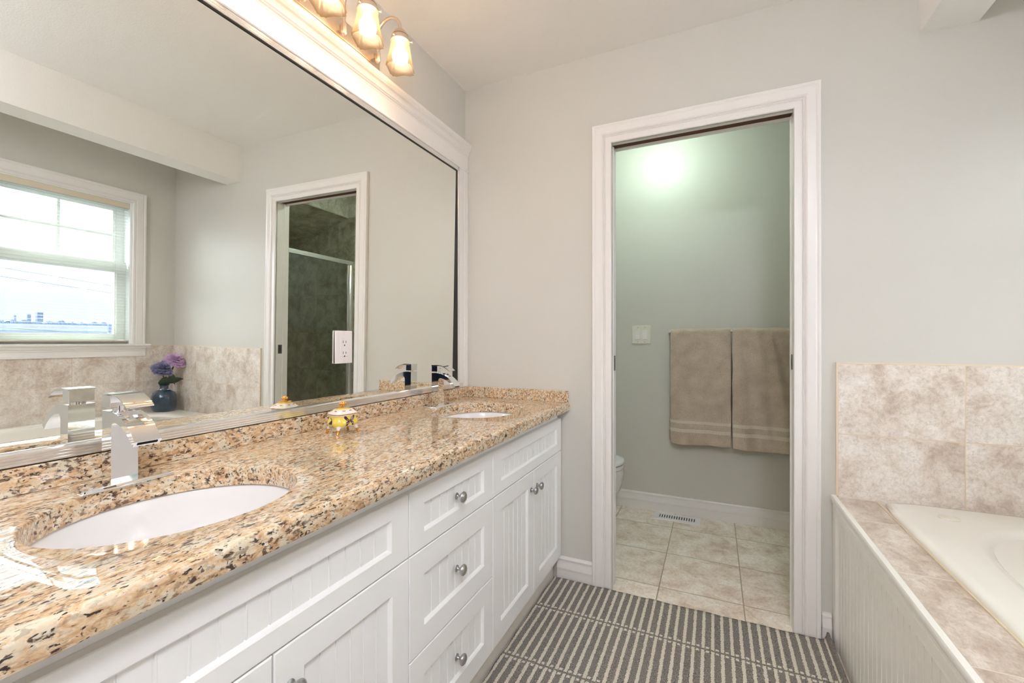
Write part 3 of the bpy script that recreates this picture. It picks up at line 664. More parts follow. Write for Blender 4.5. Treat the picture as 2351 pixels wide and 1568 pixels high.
# ------------------------------------------------------------------ ceiling lights
def dome(name, x, y, r, drop, m, label):
    e = empty(name, (x, y, ZC)); tag(e, label, 'ceiling light')
    bm = B(); lathe(bm, [(r*0.55, -0.0005), (r*0.55, -0.016), (r*0.35, -0.022), (0.012, -0.024), (0.012, -drop-0.004)], (x, y, ZC), 'z', 40, cap=True); obj('canopy', bm, M['trim'], e)
    bm = B(); lathe(bm, [(r*0.30, -drop), (r*0.80, -drop-0.12*r), (r, -drop-0.35*r), (r*0.93, -drop-0.62*r), (r*0.72, -drop-0.88*r), (r*0.40, -drop-1.04*r), (r*0.1, -drop-1.08*r)], (x, y, ZC), 'z', 40); obj('diffuser', bm, m, e, smooth=60)
dome('ceiling_light', 1.50, -0.30, 0.15, 0.20, M['dome'], 'added round white globe giving fill light, unseen above and behind the viewer')  # added for fill light, never in view
dome('ceiling_light', 0.87, 2.66, 0.072, 0.005, M['wc_dome'], 'small round cool ceiling light in the toilet room beyond the doorway')

# ------------------------------------------------------------------ porcelain trinket box
ja = empty('trinket_box', (0.134, 1.028, ZTOP), math.radians(-13)); tag(ja, 'small yellow porcelain trinket box painted with butterflies, on gilded feet on the counter', 'trinket box')
JA, JB = 0.0335, 0.040        # half sizes: x (depth), y (length)
def jprof(z):
    pts = [(0.022, 0.86), (0.027, 0.99), (0.033, 1.06), (0.040, 1.02), (0.048, 0.93), (0.056, 0.92), (0.060, 0.95)]
    if z <= pts[0][0]: return pts[0][1]
    for (a, s0), (c, s1) in zip(pts, pts[1:]):
        if z <= c: return s0+(s1-s0)*(z-a)/(c-a)
    return pts[-1][1]
def jring(s_, z, n=48, e=3.4, wob=0.0):
    r = []
    for i in range(n):
        a = 2*PI*i/n; c, s__ = math.cos(a), math.sin(a)
        k_ = 1/(abs(c)**e+abs(s__)**e)**(1/e)
        r.append((JA*s_*k_*c, JB*s_*k_*s__, z + wob*math.cos(4*a)))
    return r
bm = B(); loft(bm, [jring(jprof(z), z, wob=(0.003 if z < 0.026 else 0)) for z in (0.022, 0.0245, 0.027, 0.030, 0.033, 0.0365, 0.040, 0.044, 0.048, 0.052, 0.056)])
jb = local(obj('body', bm, M['yellow'], smooth=50), ja)
bm = B(); loft(bm, [jring(0.80, 0.0195, wob=0.003), jring(0.90, 0.0225, wob=0.003), jring(0.95, 0.0250, wob=0.003), jring(0.80, 0.0262)]); 
for sx in (-1, 1):
    for sy in (-1, 1):
        px, py = sx*JA*0.80, sy*JB*0.80
        tube(bm, [(px*0.85, py*0.85, 0.0235), (px*0.96, py*0.96, 0.0185), (px*1.03, py*1.03, 0.0130)], [0.0078, 0.0050, 0.0038], 12)
local(obj('skirt', bm, M['white_glaze'], smooth=50), ja)
for sx in (-1, 1):
    for sy in (-1, 1):
        px, py = sx*JA*0.80, sy*JB*0.80
        bm = B(); tube(bm, [(px*1.02, py*1.02, 0.0145), (px*1.05, py*1.05, 0.0100), (px*1.09, py*1.09, 0.0045), (px*1.16, py*1.16, 0.0012), (px*1.19, py*1.19, 0.0002)], [0.0046, 0.0040, 0.0036, 0.0034, 0.0020], 12)
        q = local(obj('foot', bm, M['gold'], smooth=50), ja); q['label'] = 'gilded foot'
bm = B(); loft(bm, [jring(0.93, 0.0555), jring(0.975, 0.0565), jring(0.975, 0.0582), jring(0.94, 0.0590)]); local(obj('rim', bm, M['white_glaze'], smooth=40), ja)
bm = B(); loft(bm, [jring(0.97, 0.0592), jring(0.99, 0.0604), jring(0.985, 0.0615)]); q = local(obj('clasp_band', bm, M['gold'], smooth=40), ja); q['label'] = 'thin gilded band'
bm = B(); loft(bm, [jring(1.0, 0.0616), jring(1.025, 0.0626), jring(0.99, 0.0638), jring(0.88, 0.0672), jring(0.74, 0.0715), jring(0.56, 0.0757)])
jl = local(obj('lid', bm, M['white_glaze'], smooth=50), ja)
bm = B(); loft(bm, [jring(0.58, 0.0752, e=2.6), jring(0.60, 0.0762, e=2.6), jring(0.54, 0.0772, e=2.6), jring(0.25, 0.0785, e=2.2)]); q = obj('lid_top', bm, M['yellow'], smooth=50); q.parent = jl; q.matrix_parent_inverse = Matrix.Identity(4)
# gilt scrolls on the lid slopes
bm = B()
for (ax, sg) in (('x', 1), ('x', -1), ('y', 1), ('y', -1)):
    for ph in (-1, 1):
        pts = []
        for i in range(22):
            t_ = i/21; a = t_*2.6*PI; rr = 0.0065*(1-0.75*t_)
            u_ = ph*(0.011 + rr*math.cos(a)); vv = 0.5 + 0.07*math.sin(a)*(1-0.7*t_)*1.6
            s_ = 0.93 - 0.33*vv; z = 0.0665 + 0.0085*vv
            if ax == 'x': pts.append((sg*JA*s_*1.0, u_, z+0.0006))
            else: pts.append((u_, sg*JB*s_*1.0, z+0.0006))
        tube(bm, pts, 0.00055, 6)
q = obj('gilt_scrolls', bm, M['gold'], smooth=50); q.parent = jl; q.matrix_parent_inverse = Matrix.Identity(4)
# flower knob
bm = B()
lathe(bm, [(0.0035, 0.078), (0.003, 0.082), (0.0055, 0.0835), (0.008, 0.087), (0.0085, 0.091), (0.006, 0.094)], (0, 0, 0), 'z', 16)
for ring_, (nr, rr, zz) in enumerate(((6, 0.0085, 0.091), (5, 0.0050, 0.0945))):
    for i in range(nr):
        a = 2*PI*i/nr + ring_*0.5
        c = Vector((rr*math.cos(a), rr*math.sin(a), zz)); bmesh.ops.create_uvsphere(bm, u_segments=10, v_segments=6, radius=0.0040, matrix=Matrix.Translation(c) @ Matrix.Rotation(a, 4, 'Z') @ Matrix.Diagonal((0.55, 1.0, 1.15, 1)))
for a in (2.5, 3.6, 5.6):
    tube(bm, [(0.004*math.cos(a), 0.004*math.sin(a), 0.0795), (0.013*math.cos(a), 0.013*math.sin(a), 0.0800), (0.021*math.cos(a), 0.021*math.sin(a), 0.0815)], [0.0012, 0.0022, 0.0006], 8)
q = obj('flower_knob', bm, M['gold'], smooth=60); q.parent = jl; q.matrix_parent_inverse = Matrix.Identity(4); q['label'] = 'gilded flower knob'
# painted butterflies, laid on the glaze
def wing(bm, face, cu_, cz_, pts, mi, off):
    vs = []
    for (u_, z_) in pts:
        z = cz_+z_; u2 = cu_+u_
        if face == 'x': vs.append(bm.verts.new((JA*jprof(z)*1.0+off, u2, z)))
        else: vs.append(bm.verts.new((u2, -(JB*jprof(z)*1.0+off), z)))
    f = bm.faces.new(vs); f.material_index = mi
bm = B()
bl = 'x'
def mirror_wings(shapes, cu_, cz_, face, sc=1.0, skew=0.0):
    for (mi, off, pts) in shapes:
        for sg in (-1, 1):
            wing(bm, face, cu_, cz_, [((sg*u_)*sc*(1.0 if sg < 0 else 0.82), z_*sc + skew*sg*u_) for u_, z_ in pts], mi, off)
big = [(0, 0.0010, [(0.001, 0.001), (0.004, 0.004), (0.012, 0.013), (0.0155, 0.0125), (0.0155, 0.007), (0.010, 0.0005), (0.0035, -0.001)]),
       (2, 0.0014, [(0.004, 0.0025), (0.011, 0.0105), (0.0135, 0.009), (0.012, 0.005), (0.007, 0.001)]),
       (0, 0.0010, [(0.001, 0.000), (0.006, -0.001), (0.011, -0.004), (0.011, -0.009), (0.0125, -0.0145), (0.010, -0.012), (0.008, -0.0135), (0.006, -0.010), (0.003, -0.006)]),
       (2, 0.0014, [(0.005, -0.003), (0.009, -0.0045), (0.009, -0.0085), (0.006, -0.008)]),
       (3, 0.0017, [(0.002, 0.001), (0.006, 0.003), (0.007, 0.001), (0.003, -0.0006)]),
       (3, 0.0017, [(0.0045, -0.003), (0.007, -0.003), (0.0065, -0.0055)])]
mirror_wings(big, 0.004, 0.0420, 'x', 1.2)
wing(bm, 'x', 0.004, 0.042, [(-0.0009, -0.006), (0.0009, -0.006), (0.0012, 0.003), (-0.0012, 0.003)], 0, 0.0019)
local(obj('painted_butterfly', bm, None, smooth=0, ms=[M['black_wing'], M['blue_wing'], M['violet_wing'], M['red_wing']]), ja)['label'] = 'violet and red butterfly'
bm = B()
for (mi, off, pts) in ((0, 0.0010, [(0.006, 0.003), (0.001, 0.003), (-0.008, -0.005), (-0.009, -0.008), (0.002, -0.008), (0.008, -0.008), (0.009, -0.002)]),
                       (1, 0.0014, [(0.004, 0.001), (0.0005, 0.0015), (-0.006, -0.0045), (-0.002, -0.0065), (0.003, -0.006)]),
                       (0, 0.0010, [(0.006, 0.003), (0.000, 0.008), (-0.007, 0.0125), (-0.008, 0.0115), (-0.001, 0.006), (0.004, 0.002)]),
                       (1, 0.0014, [(0.004, 0.0035), (0.000, 0.007), (-0.003, 0.0088), (-0.001, 0.006)]),
                       (3, 0.0017, [(-0.003, -0.003), (-0.001, -0.0035), (-0.002, -0.005)])):
    wing(bm, 'y', 0.002, 0.040, pts, mi, off)
local(obj('painted_butterfly', bm, None, smooth=0, ms=[M['black_wing'], M['blue_wing'], M['violet_wing'], M['red_wing']]), ja)['label'] = 'blue butterfly'

# ------------------------------------------------------------------ rug
bm = B(); uvl = bm.loops.layers.uv.new('UVMap')
RX0, RX1, RY0, RY1 = 0.500, 1.588, -0.10, 1.976
prof = []       # (x, z, s) across: flat, then riding up the tub panel
xs_ = [RX0 + i*0.008 for i in range(int((1.552-RX0)/0.008))] + [1.552]
s_acc = RX0
for x in xs_: prof.append((x, 0.0085, x))
cl = arc((1.552, 0.0085), (1.574, 0.010), (1.577, 0.046), 6)
px, pz, ps = 1.552, 0.0085, 1.552
for (x, z) in cl[1:]:
    ps += math.hypot(x-px, z-pz); prof.append((x, z, ps)); px, pz = x, z
ny = 150; rows = []
for jy in range(ny+1):
    y = RY0 + (RY1-RY0)*jy/ny; row = []
    for (x, z, s_) in prof:
        lift = 0.0
        if s_ > 1.552: lift = 0.0
        yy = y + 0.0012*math.sin(x*61) * (1 if jy in (0, ny) else 0)
        xx = x + (0.0015*math.sin(y*40) if x == RX0 else 0)
        z2 = z + 0.0009*math.sin(x*33+y*7)*math.cos(y*19)
        row.append((bm.verts.new((xx, yy, max(z2, 0.006))), s_, y))
    rows.append(row)
for a, b2 in zip(rows, rows[1:]):
    for i in range(len(a)-1):
        f = bm.faces.new((a[i][0], a[i+1][0], b2[i+1][0], b2[i][0]))
        for lp, (v_, s_, y_) in zip(f.loops, (a[i], a[i+1], b2[i+1], b2[i])): lp[uvl].uv = (s_, y_)
rg = obj('bath_rug', bm, M['rug'], smooth=60)
md = rg.modifiers.new('thickness', 'SOLIDIFY'); md.thickness = 0.0075; md.offset = -1
tag(rg, 'grey and cream striped knitted rug on the bathroom floor between vanity and tub', 'rug')

# ------------------------------------------------------------------ bathtub surround and tub
ap = empty('tub_surround', (1.6, 1.1, 0)); tag(ap, 'white beadboard tub panel with a stone tile deck along the tub edge', 'tub surround')
TY0, TY1 = 0.10, YD-0.001
AX = 1.592
bm = B()
pr = []; n = int((TY1-0.045-TY0)/0.0375); ya, yb = TY0, TY1-0.052; st = (yb-ya)/n; pr.append((ya, AX+0.006))
for i in range(1, n):
    yc = ya+i*st
    pr += [(yc-0.004, AX+0.006), (yc-0.0025, AX+0.0088), (yc-0.0005, AX+0.0088), (yc, AX+0.0055), (yc+0.0018, AX+0.0052), (yc+0.0034, AX+0.006)]
pr.append((yb, AX+0.006))
lo = [bm.verts.new((x, y, 0.0)) for y, x in pr]; hi = [bm.verts.new((x, y, 0.484)) for y, x in pr]
for i in range(len(pr)-1): bm.faces.new((lo[i+1], lo[i], hi[i], hi[i+1]))
bx(bm, AX+0.0095, TY0, 0.0, AX+0.020, TY1, 0.530)
obj('beadboard_panel', bm, M['bead_apron'], ap, smooth=20)
bm = B()
bx(bm, AX-0.001, TY1-0.040, 0.0, AX+0.010, TY1, 0.533)
prism(bm, [(AX+0.010, TY1-0.053), (AX+0.0045, TY1-0.0525), (AX+0.0015, TY1-0.048), (AX+0.003, TY1-0.044), (AX-0.001, TY1-0.040), (AX+0.010, TY1-0.040)], 'z', 0.0, 0.50)
pr = [(AX+0.010, 0.478), (AX+0.0050, 0.4785), (AX+0.0005, 0.483), (AX+0.0035, 0.490), (AX-0.0015, 0.495), (AX-0.0015, 0.517), (AX+0.0010, 0.519), (AX+0.0010, 0.522), (AX-0.0035, 0.525), (AX-0.0035, 0.533), (AX-0.0055, 0.536), (AX-0.0075, 0.543), (AX-0.0075, 0.553), (AX-0.0055, 0.5565), (AX+0.0075, 0.5565), (AX+0.0095, 0.5545), (AX+0.010, 0.545)]
prism(bm, pr, 'y', TY0, TY1); obj('cap_moulding', bm, M['bead_apron'], ap, smooth=30)
bm = B(); bx(bm, AX+0.0105, TY0, 0.531, 1.745, TY1-0.0085, 0.5515); bx(bm, 1.745, 1.958, 0.531, XW-0.009, TY1-0.0085, 0.5515); bx(bm, 1.745, TY0, 0.531, XW-0.009, 0.42, 0.5515)
obj('tile_deck', bm, M['deck_tile'], ap, smooth=0)
bm = B(); bx(bm, 1.7165, 0.39, 0.5516, 1.7235, 1.966, 0.5550); obj('sealant_bead', bm, M['caulk'], ap)['label'] = 'yellowed sealant line'
bm = B(); bx(bm, AX+0.022, TY0, 0.0, XW-0.009, TY0+0.02, 0.530); obj('end_panel', bm, M['bead_apron'], ap)

tb = empty('bathtub', (2.15, 1.17, 0.05)); tag(tb, 'cream white drop-in bathtub with an oval basin under the window', 'bathtub')
bm = B(); K = 72
TX0, TX1, TYa, TYb = 1.722, XW-0.010, 0.395, 1.962
tcx, tcy = (TX0+TX1)/2+0.015, (TYa+TYb)/2
def rr(x0, x1, y0, y1, rad, z):
    """rounded rectangle sampled by angle so that rings match"""
    out_ = []; cx_, cy_ = (x0+x1)/2, (y0+y1)/2; hx, hy = (x1-x0)/2, (y1-y0)/2
    for i in range(K):
        a = 2*PI*i/K; e = 2.0 if rad is None else rad
        c, s_ = math.cos(a), math.sin(a); k_ = 1/(abs(c)**e + abs(s_)**e)**(1/e)
        out_.append((cx_+hx*k_*c, cy_+hy*k_*s_, z))
    return out_
E_ = 26
rings = [rr(TX0, TX1, TYa, TYb, E_, 0.5525), rr(TX0-0.001, TX1, TYa-0.001, TYb+0.001, E_, 0.557), rr(TX0+0.001, TX1-0.001, TYa+0.001, TYb-0.001, E_, 0.5635), rr(TX0+0.008, TX1-0.006, TYa+0.008, TYb-0.008, E_, 0.5680),
         rr(TX0+0.022, TX1-0.02, TYa+0.022, TYb-0.022, E_, 0.5695), rr(1.79, 2.56, 0.50, 1.87, 5, 0.5695),
         rr(1.812, 2.540, 0.52, 1.832, 3.4, 0.5690), rr(1.828, 2.525, 0.54, 1.815, 3.4, 0.5655), rr(1.838, 2.512, 0.56, 1.803, 3.3, 0.555), rr(1.848, 2.502, 0.58, 1.790, 3.2, 0.530), rr(1.885, 2.480, 0.61, 1.75, 2.6, 0.45), rr(1.965, 2.425, 0.68, 1.66, 2.9, 0.30), rr(2.00, 2.39, 0.73, 1.60, 3.0, 0.19), rr(2.06, 2.33, 0.85, 1.48, 3.0, 0.16), rr(2.17, 2.22, 1.12, 1.22, 2, 0.155)]
R = loft(bm, rings, cap=False); bm.faces.new(R[-1])
outer = [rr(TX0+0.02, TX1-0.02, TYa+0.05, TYb-0.05, E_, 0.5525), rr(1.81, 2.545, 0.52, 1.84, 3, 0.50), rr(1.86, 2.51, 0.55, 1.81, 3, 0.20), rr(1.95, 2.44, 0.65, 1.70, 3, 0.06), rr(2.0, 2.39, 0.70, 1.6, 3, 0.0)]
loft(bm, outer, cap=True)
obj('shell', bm, M['tub'], tb, smooth=50)
bm = B(); lathe(bm, [(0.026, 0.0), (0.0265, 0.0015), (0.023, 0.004), (0.012, 0.0055), (0.002, 0.0058)], (1.862, 1.838, 0.5695), 'z', 32)
q = obj('jet_control_cap', bm, M['ivory'], tb, smooth=50); q['label'] = 'round ivory button cap on the rim'
q.scale = (1, 1, 1)

# ------------------------------------------------------------------ window
win = empty('window_1', (XW, 1.363, WZ0)); struct(win)
bm = B(); rings = []
WP = [(0, 0), (0, 0.010), (0.003, 0.013), (0.016, 0.013), (0.020, 0.010), (0.024, 0.0155), (0.060, 0.0155), (0.064, 0.013), (0.068, 0.018), (0.077, 0.018), (0.077, 0)]
for i in range(4):
    rings.append([(XW-h, *[(WY0-d, WZ0), (WY0-d, WZ1+d), (WY1+d, WZ1+d), (WY1+d, WZ0)][i]) for d, h in WP])
loft(bm, rings); obj('casing', bm, M['trim'], win, smooth=25)
bm = B(); prism(bm, [(XW+0.06, 1.060), (XW-0.036, 1.060), (XW-0.040, 1.056), (XW-0.040, 1.048), (XW-0.036, 1.044), (XW-0.0305, 1.042), (XW-0.030, 1.034), (XW-0.0005, 1.034), (XW-0.0005, 1.0595), (XW+0.06, 1.0595)][:8]+[(XW-0.0005, 1.0595), (XW+0.06, 1.0592)], 'y', WY0-0.104, WY1+0.104)
bmesh.ops.bisect_plane
obj('stool', bm, M['trim'], win, smooth=25)
bm = B(); prism(bm, [(XW-0.0005, 1.034), (XW-0.026, 1.034), (XW-0.025, 1.026), (XW-0.017, 1.018), (XW-0.018, 1.013), (XW-0.014, 1.008), (XW-0.014, 0.985), (XW-0.016, 0.983), (XW-0.016, 0.972), (XW-0.0105, 0.9705), (XW-0.0005, 0.9705)], 'y', WY0-0.080, WY1+0.080)
obj('apron', bm, M['trim'], win, smooth=25)
bm = B()      # reveal lining and outer frame
bx(bm, XW+0.001, WY0-0.001, WZ0, XW+0.149, WY0+0.012, WZ1); bx(bm, XW+0.001, WY1-0.012, WZ0, XW+0.149, WY1+0.001, WZ1); bx(bm, XW+0.001, WY0+0.012, WZ1-0.006, XW+0.149, WY1-0.012, WZ1+0.001); bx(bm, XW+0.03, WY0+0.012, WZ0-0.001, XW+0.149, WY1-0.012, WZ0+0.022)
obj('frame_lining', bm, M['vinyl'], win, smooth=0)
GX = XW+0.080
def sash(name, z0, z1, g0, g1, xo_, munt):
    bm = B(); a, c, ga, gc = 1.018, 1.708, 1.083, 1.643
    bx(bm, xo_-0.012, a, z0, xo_+0.014, ga, z1); bx(bm, xo_-0.012, gc, z0, xo_+0.014, c, z1); bx(bm, xo_-0.012, ga, z0, xo_+0.014, gc, g0); bx(bm, xo_-0.012, ga, g1, xo_+0.014, gc, z1)
    # glazing bead
    bx(bm, xo_-0.016, ga-0.018, g0-0.012, xo_-0.012, ga-0.010, g1+0.012); bx(bm, xo_-0.016, gc+0.010, g0-0.012, xo_-0.012, gc+0.018, g1+0.012)
    s_ = obj(name, bm, M['vinyl'], win, smooth=0, bevel=0.0012)
    if munt:
        bm = B(); bx(bm, xo_-0.004, 1.3555, g0, xo_+0.006, 1.3705, g1); bx(bm, xo_-0.0035, ga, 1.818, xo_+0.0055, 1.3555, 1.832); bx(bm, xo_-0.0035, 1.3705, 1.818, xo_+0.0055, gc, 1.832); obj('muntin', bm, M['vinyl'], s_, smooth=0)
    bm = B(); bx(bm, xo_+0.0065, ga-0.003, g0-0.003, xo_+0.0085, gc+0.003, g1+0.003); obj('pane', bm, M['pane'], s_, smooth=0)
sash('upper_sash', 1.600, 2.052, 1.6405, 2.001, GX+0.014, True)
sash('lower_sash', 1.086, 1.634, 1.128, 1.5615, GX-0.014, False)

bl = empty('window_blind', (XW+0.02, 1.363, 2.04)); tag(bl, 'white horizontal mini blind lowered over the window with open slats', 'window blind')
bm = B(); bx(bm, XW+0.004, WY0+0.0125, 2.017, XW+0.036, WY1-0.0125, 2.0558); obj('headrail', bm, M['blind_rail'], bl, bevel=0.003)
bm = B(); nsl = 45
for i in range(nsl):
    z = 2.008 - i*(2.008-1.094)/(nsl-1); tl = math.radians(4.5); hw_ = 0.0125
    y0, y1 = WY0+0.016, WY1-0.016; xc = XW+0.020
    for (s0, s1) in ((-1, 0), (0, 1)):
        q4 = []
        for (s_, y) in ((s0, y0), (s1, y0), (s1, y1), (s0, y1)):
            q4.append(bm.verts.new((xc+s_*hw_*math.cos(tl), y, z + s_*hw_*math.sin(tl) - 0.0014*abs(s_))))
        bm.faces.new(q4)
bmesh.ops.solidify(bm, geom=bm.faces[:], thickness=0.0004)
obj('slats', bm, M['blind'], bl, smooth=40)
bm = B(); bx(bm, XW+0.009, WY0+0.014, 1.0735, XW+0.031, WY1-0.014, 1.0855); obj('bottom_rail', bm, M['blind_rail'], bl, bevel=0.003)
for y in (1.06, 1.626):
    for x in (XW+0.0065, XW+0.0335):
        bm = B(); tube(bm, [(x, y, 2.02), (x, y, 1.08)], 0.0006, 6); obj('ladder_cord', bm, M['cord'], bl)
    bm = B(); tube(bm, [(XW+0.02, y, 1.074), (XW+0.02, y, 1.0610)], [0.002, 0.004], 8); obj('cord_button', bm, M['cord'], bl)

# ------------------------------------------------------------------ vase and flowers
VX, VY, VZ = 2.485, 1.868, 0.5697
vs_ = empty('glass_vase', (VX, VY, VZ)); tag(vs_, 'dark blue ribbed glass vase standing on the corner of the tub', 'vase')
bm = B(); rings = []
for (r, h) in ((0.050, 0.0), (0.066, 0.003), (0.074, 0.014), (0.078, 0.040), (0.078, 0.080), (0.075, 0.112), (0.066, 0.136), (0.046, 0.150), (0.031, 0.158), (0.026, 0.168), (0.026, 0.182), (0.032, 0.192), (0.034, 0.194)):
    rings.append([(VX+(r*(1+0.025*math.cos(8*2*PI*i/64)*(1 if r > .06 else 0)))*math.cos(2*PI*i/64), VY+(r*(1+0.025*math.cos(8*2*PI*i/64)*(1 if r > .06 else 0)))*math.sin(2*PI*i/64), VZ+h) for i in range(64)])
inn = [[(VX+r*math.cos(2*PI*i/64), VY+r*math.sin(2*PI*i/64), VZ+h) for i in range(64)] for r, h in ((0.031, 0.193), (0.023, 0.182), (0.023, 0.168), (0.043, 0.148), (0.070, 0.110), (0.072, 0.04), (0.06, 0.008), (0.01, 0.007))]
R = loft(bm, rings+inn, cap=True); obj('vessel', bm, M['vase'], vs_, smooth=50)
def flower(label, path, head, R_, petal, leaves):
    e = empty('cut_flower', path[0]); tag(e, label, 'flower', 'cut flowers in the vase')
    bm = B(); tube(bm, path, [0.0035]*(len(path)-1)+[0.005], 8); stem = obj('stem', bm, M['leaf'], e)
    bm = B(); hc = Vector(head)
    lathe(bm, [(0.004, -0.045), (0.014, -0.032), (0.022, -0.015), (0.024, -0.004)], head, 'z', 12); obj('calyx', bm, M['leaf'], e)
    bm = B(); rnd = random.Random(int(R_*1000)+len(leaves)); ct_, st_ = math.cos(0.55), math.sin(0.55)
    for L_ in range(6):
        nP = (15, 14, 12, 10, 8, 6)[L_]; rad = R_*(1.0, 0.90, 0.76, 0.58, 0.40, 0.22)[L_]; el = (-0.18, 0.05, 0.32, 0.62, 0.95, 1.25)[L_]
        for i in range(nP):
            a = 2*PI*(i+0.5*(L_ % 2))/nP + rnd.uniform(-.12, .12); le = rad*rnd.uniform(0.9, 1.08); wd = R_*(0.62-0.05*L_)*rnd.uniform(0.85, 1.15); e2 = el+rnd.uniform(-.12, .12)
            grid = []
            for u_ in range(5):
                t_ = u_/4; r_ = le*(0.12+0.88*t_); wdt = wd*min(1.0, 0.30+1.1*t_)*(1-0.35*t_**5); zz = le*math.tan(min(1.15, abs(e2)))*t_*(0.5 if e2 > 0.8 else 1)*(1 if e2 >= 0 else -1) if abs(e2) < 0.7 else le*1.1*t_
                if abs(e2) >= 0.7: r_ = le*(0.12+0.88*t_)*math.cos(e2)*1.3
                row = []
                for k_ in (-1, -0.5, 0, 0.5, 1):
                    ruf = 0.004*math.sin(k_*7+i*2.1+t_*3)*t_
                    p = Vector((r_*math.cos(a)-k_*wdt*0.5*math.sin(a), r_*math.sin(a)+k_*wdt*0.5*math.cos(a), zz*0.75 + ruf + 0.006*L_ - 0.006 + 0.004*abs(k_)))
                    p = Vector((p.x*ct_-p.z*st_, p.y, p.x*st_+p.z*ct_)); row.append(bm.verts.new(hc+p))
                grid.append(row)
            for g0, g1_ in zip(grid, grid[1:]):
                for k_ in range(4): bm.faces.new((g0[k_], g0[k_+1], g1_[k_+1], g1_[k_]))
    obj('bloom', bm, petal, e, smooth=50)
    for (p, d, ln, wd) in leaves:
        bm = B(); p = Vector(p); d = Vector(d).normalized(); sd = d.cross(Vector((0.9, 0.1, 0.45))).normalized(); prev = None
        for k_ in range(7):
            t_ = k_/6; c = p + d*ln*t_ + Vector((0, 0, -0.02*t_*t_)); w_ = wd*math.sin(PI*min(.98, .06+.94*t_))
            row = [bm.verts.new(c-sd*w_+Vector((0, 0, 0.004))), bm.verts.new(c), bm.verts.new(c+sd*w_+Vector((0, 0, 0.004)))]
            if prev:
                for z_ in range(2): bm.faces.new((prev[z_], prev[z_+1], row[z_+1], row[z_]))
            prev = row
        obj('leaf', bm, M['leaf'], e, smooth=60)
flower('large pale purple flower, the higher bloom in the blue vase', [(VX+0.004, VY, VZ+0.03), (VX, VY, VZ+0.17), (VX-0.01, VY+0.03, VZ+0.26), (VX-0.012, VY+0.062, VZ+0.345)], (VX-0.012, VY+0.062, VZ+0.368), 0.070, M['purple'],
       [((VX-0.005, VY+0.01, VZ+0.20), (-0.15, 1.0, 0.42), 0.115, 0.026), ((VX-0.008, VY+0.030, VZ+0.275), (-0.2, 0.35, -0.9), 0.075, 0.020), ((VX-0.012, VY+0.055, VZ+0.345), (-0.3, 0.9, 0.1), 0.06, 0.020)])
flower('slate blue ruffled flower leaning low over the vase rim', [(VX-0.004, VY, VZ+0.03), (VX-0.006, VY-0.002, VZ+0.17), (VX-0.012, VY-0.010, VZ+0.24), (VX-0.015, VY-0.020, VZ+0.285)], (VX-0.015, VY-0.022, VZ+0.308), 0.068, M['slate'],
       [((VX-0.006, VY, VZ+0.185), (-0.4, -0.5, 0.8), 0.085, 0.030), ((VX-0.01, VY+0.005, VZ+0.185), (-0.3, 0.35, 0.9), 0.075, 0.026), ((VX-0.01, VY-0.005, VZ+0.19), (-0.3, -0.05, 1.0), 0.085, 0.028)])

# ------------------------------------------------------------------ toilet room
sw = empty('light_switch', (0.740, YF, 1.174)); tag(sw, 'ivory double rocker light switch on the toilet room wall', 'light switch')
bm = B(); bx(bm, 0.679, YF-0.006, 1.1125, 0.801, YF-0.0005, 1.2355); obj('cover_plate', bm, M['ivory'], sw, bevel=0.003, seg=3)
for xc in (0.7165, 0.7635):
    bm = B(); x0, x1 = xc-0.0155, xc+0.0155
    prism(bm, [(YF-0.0055, 1.1420), (YF-0.0085, 1.1420), (YF-0.0100, 1.1430), (YF-0.0070, 1.1740), (YF-0.0072, 1.2050), (YF-0.0055, 1.2060)], 'x', x0, x1); obj('rocker', bm, M['plastic'], sw, smooth=0, bevel=0.0006)
    for zc_ in (1.1255, 1.2225):
        bm = B(); lathe(bm, [(0.0022, 0), (0.0022, -0.0008)], (xc, YF-0.0058, zc_), 'y', 12); obj('screw', bm, M['greymetal'], sw)

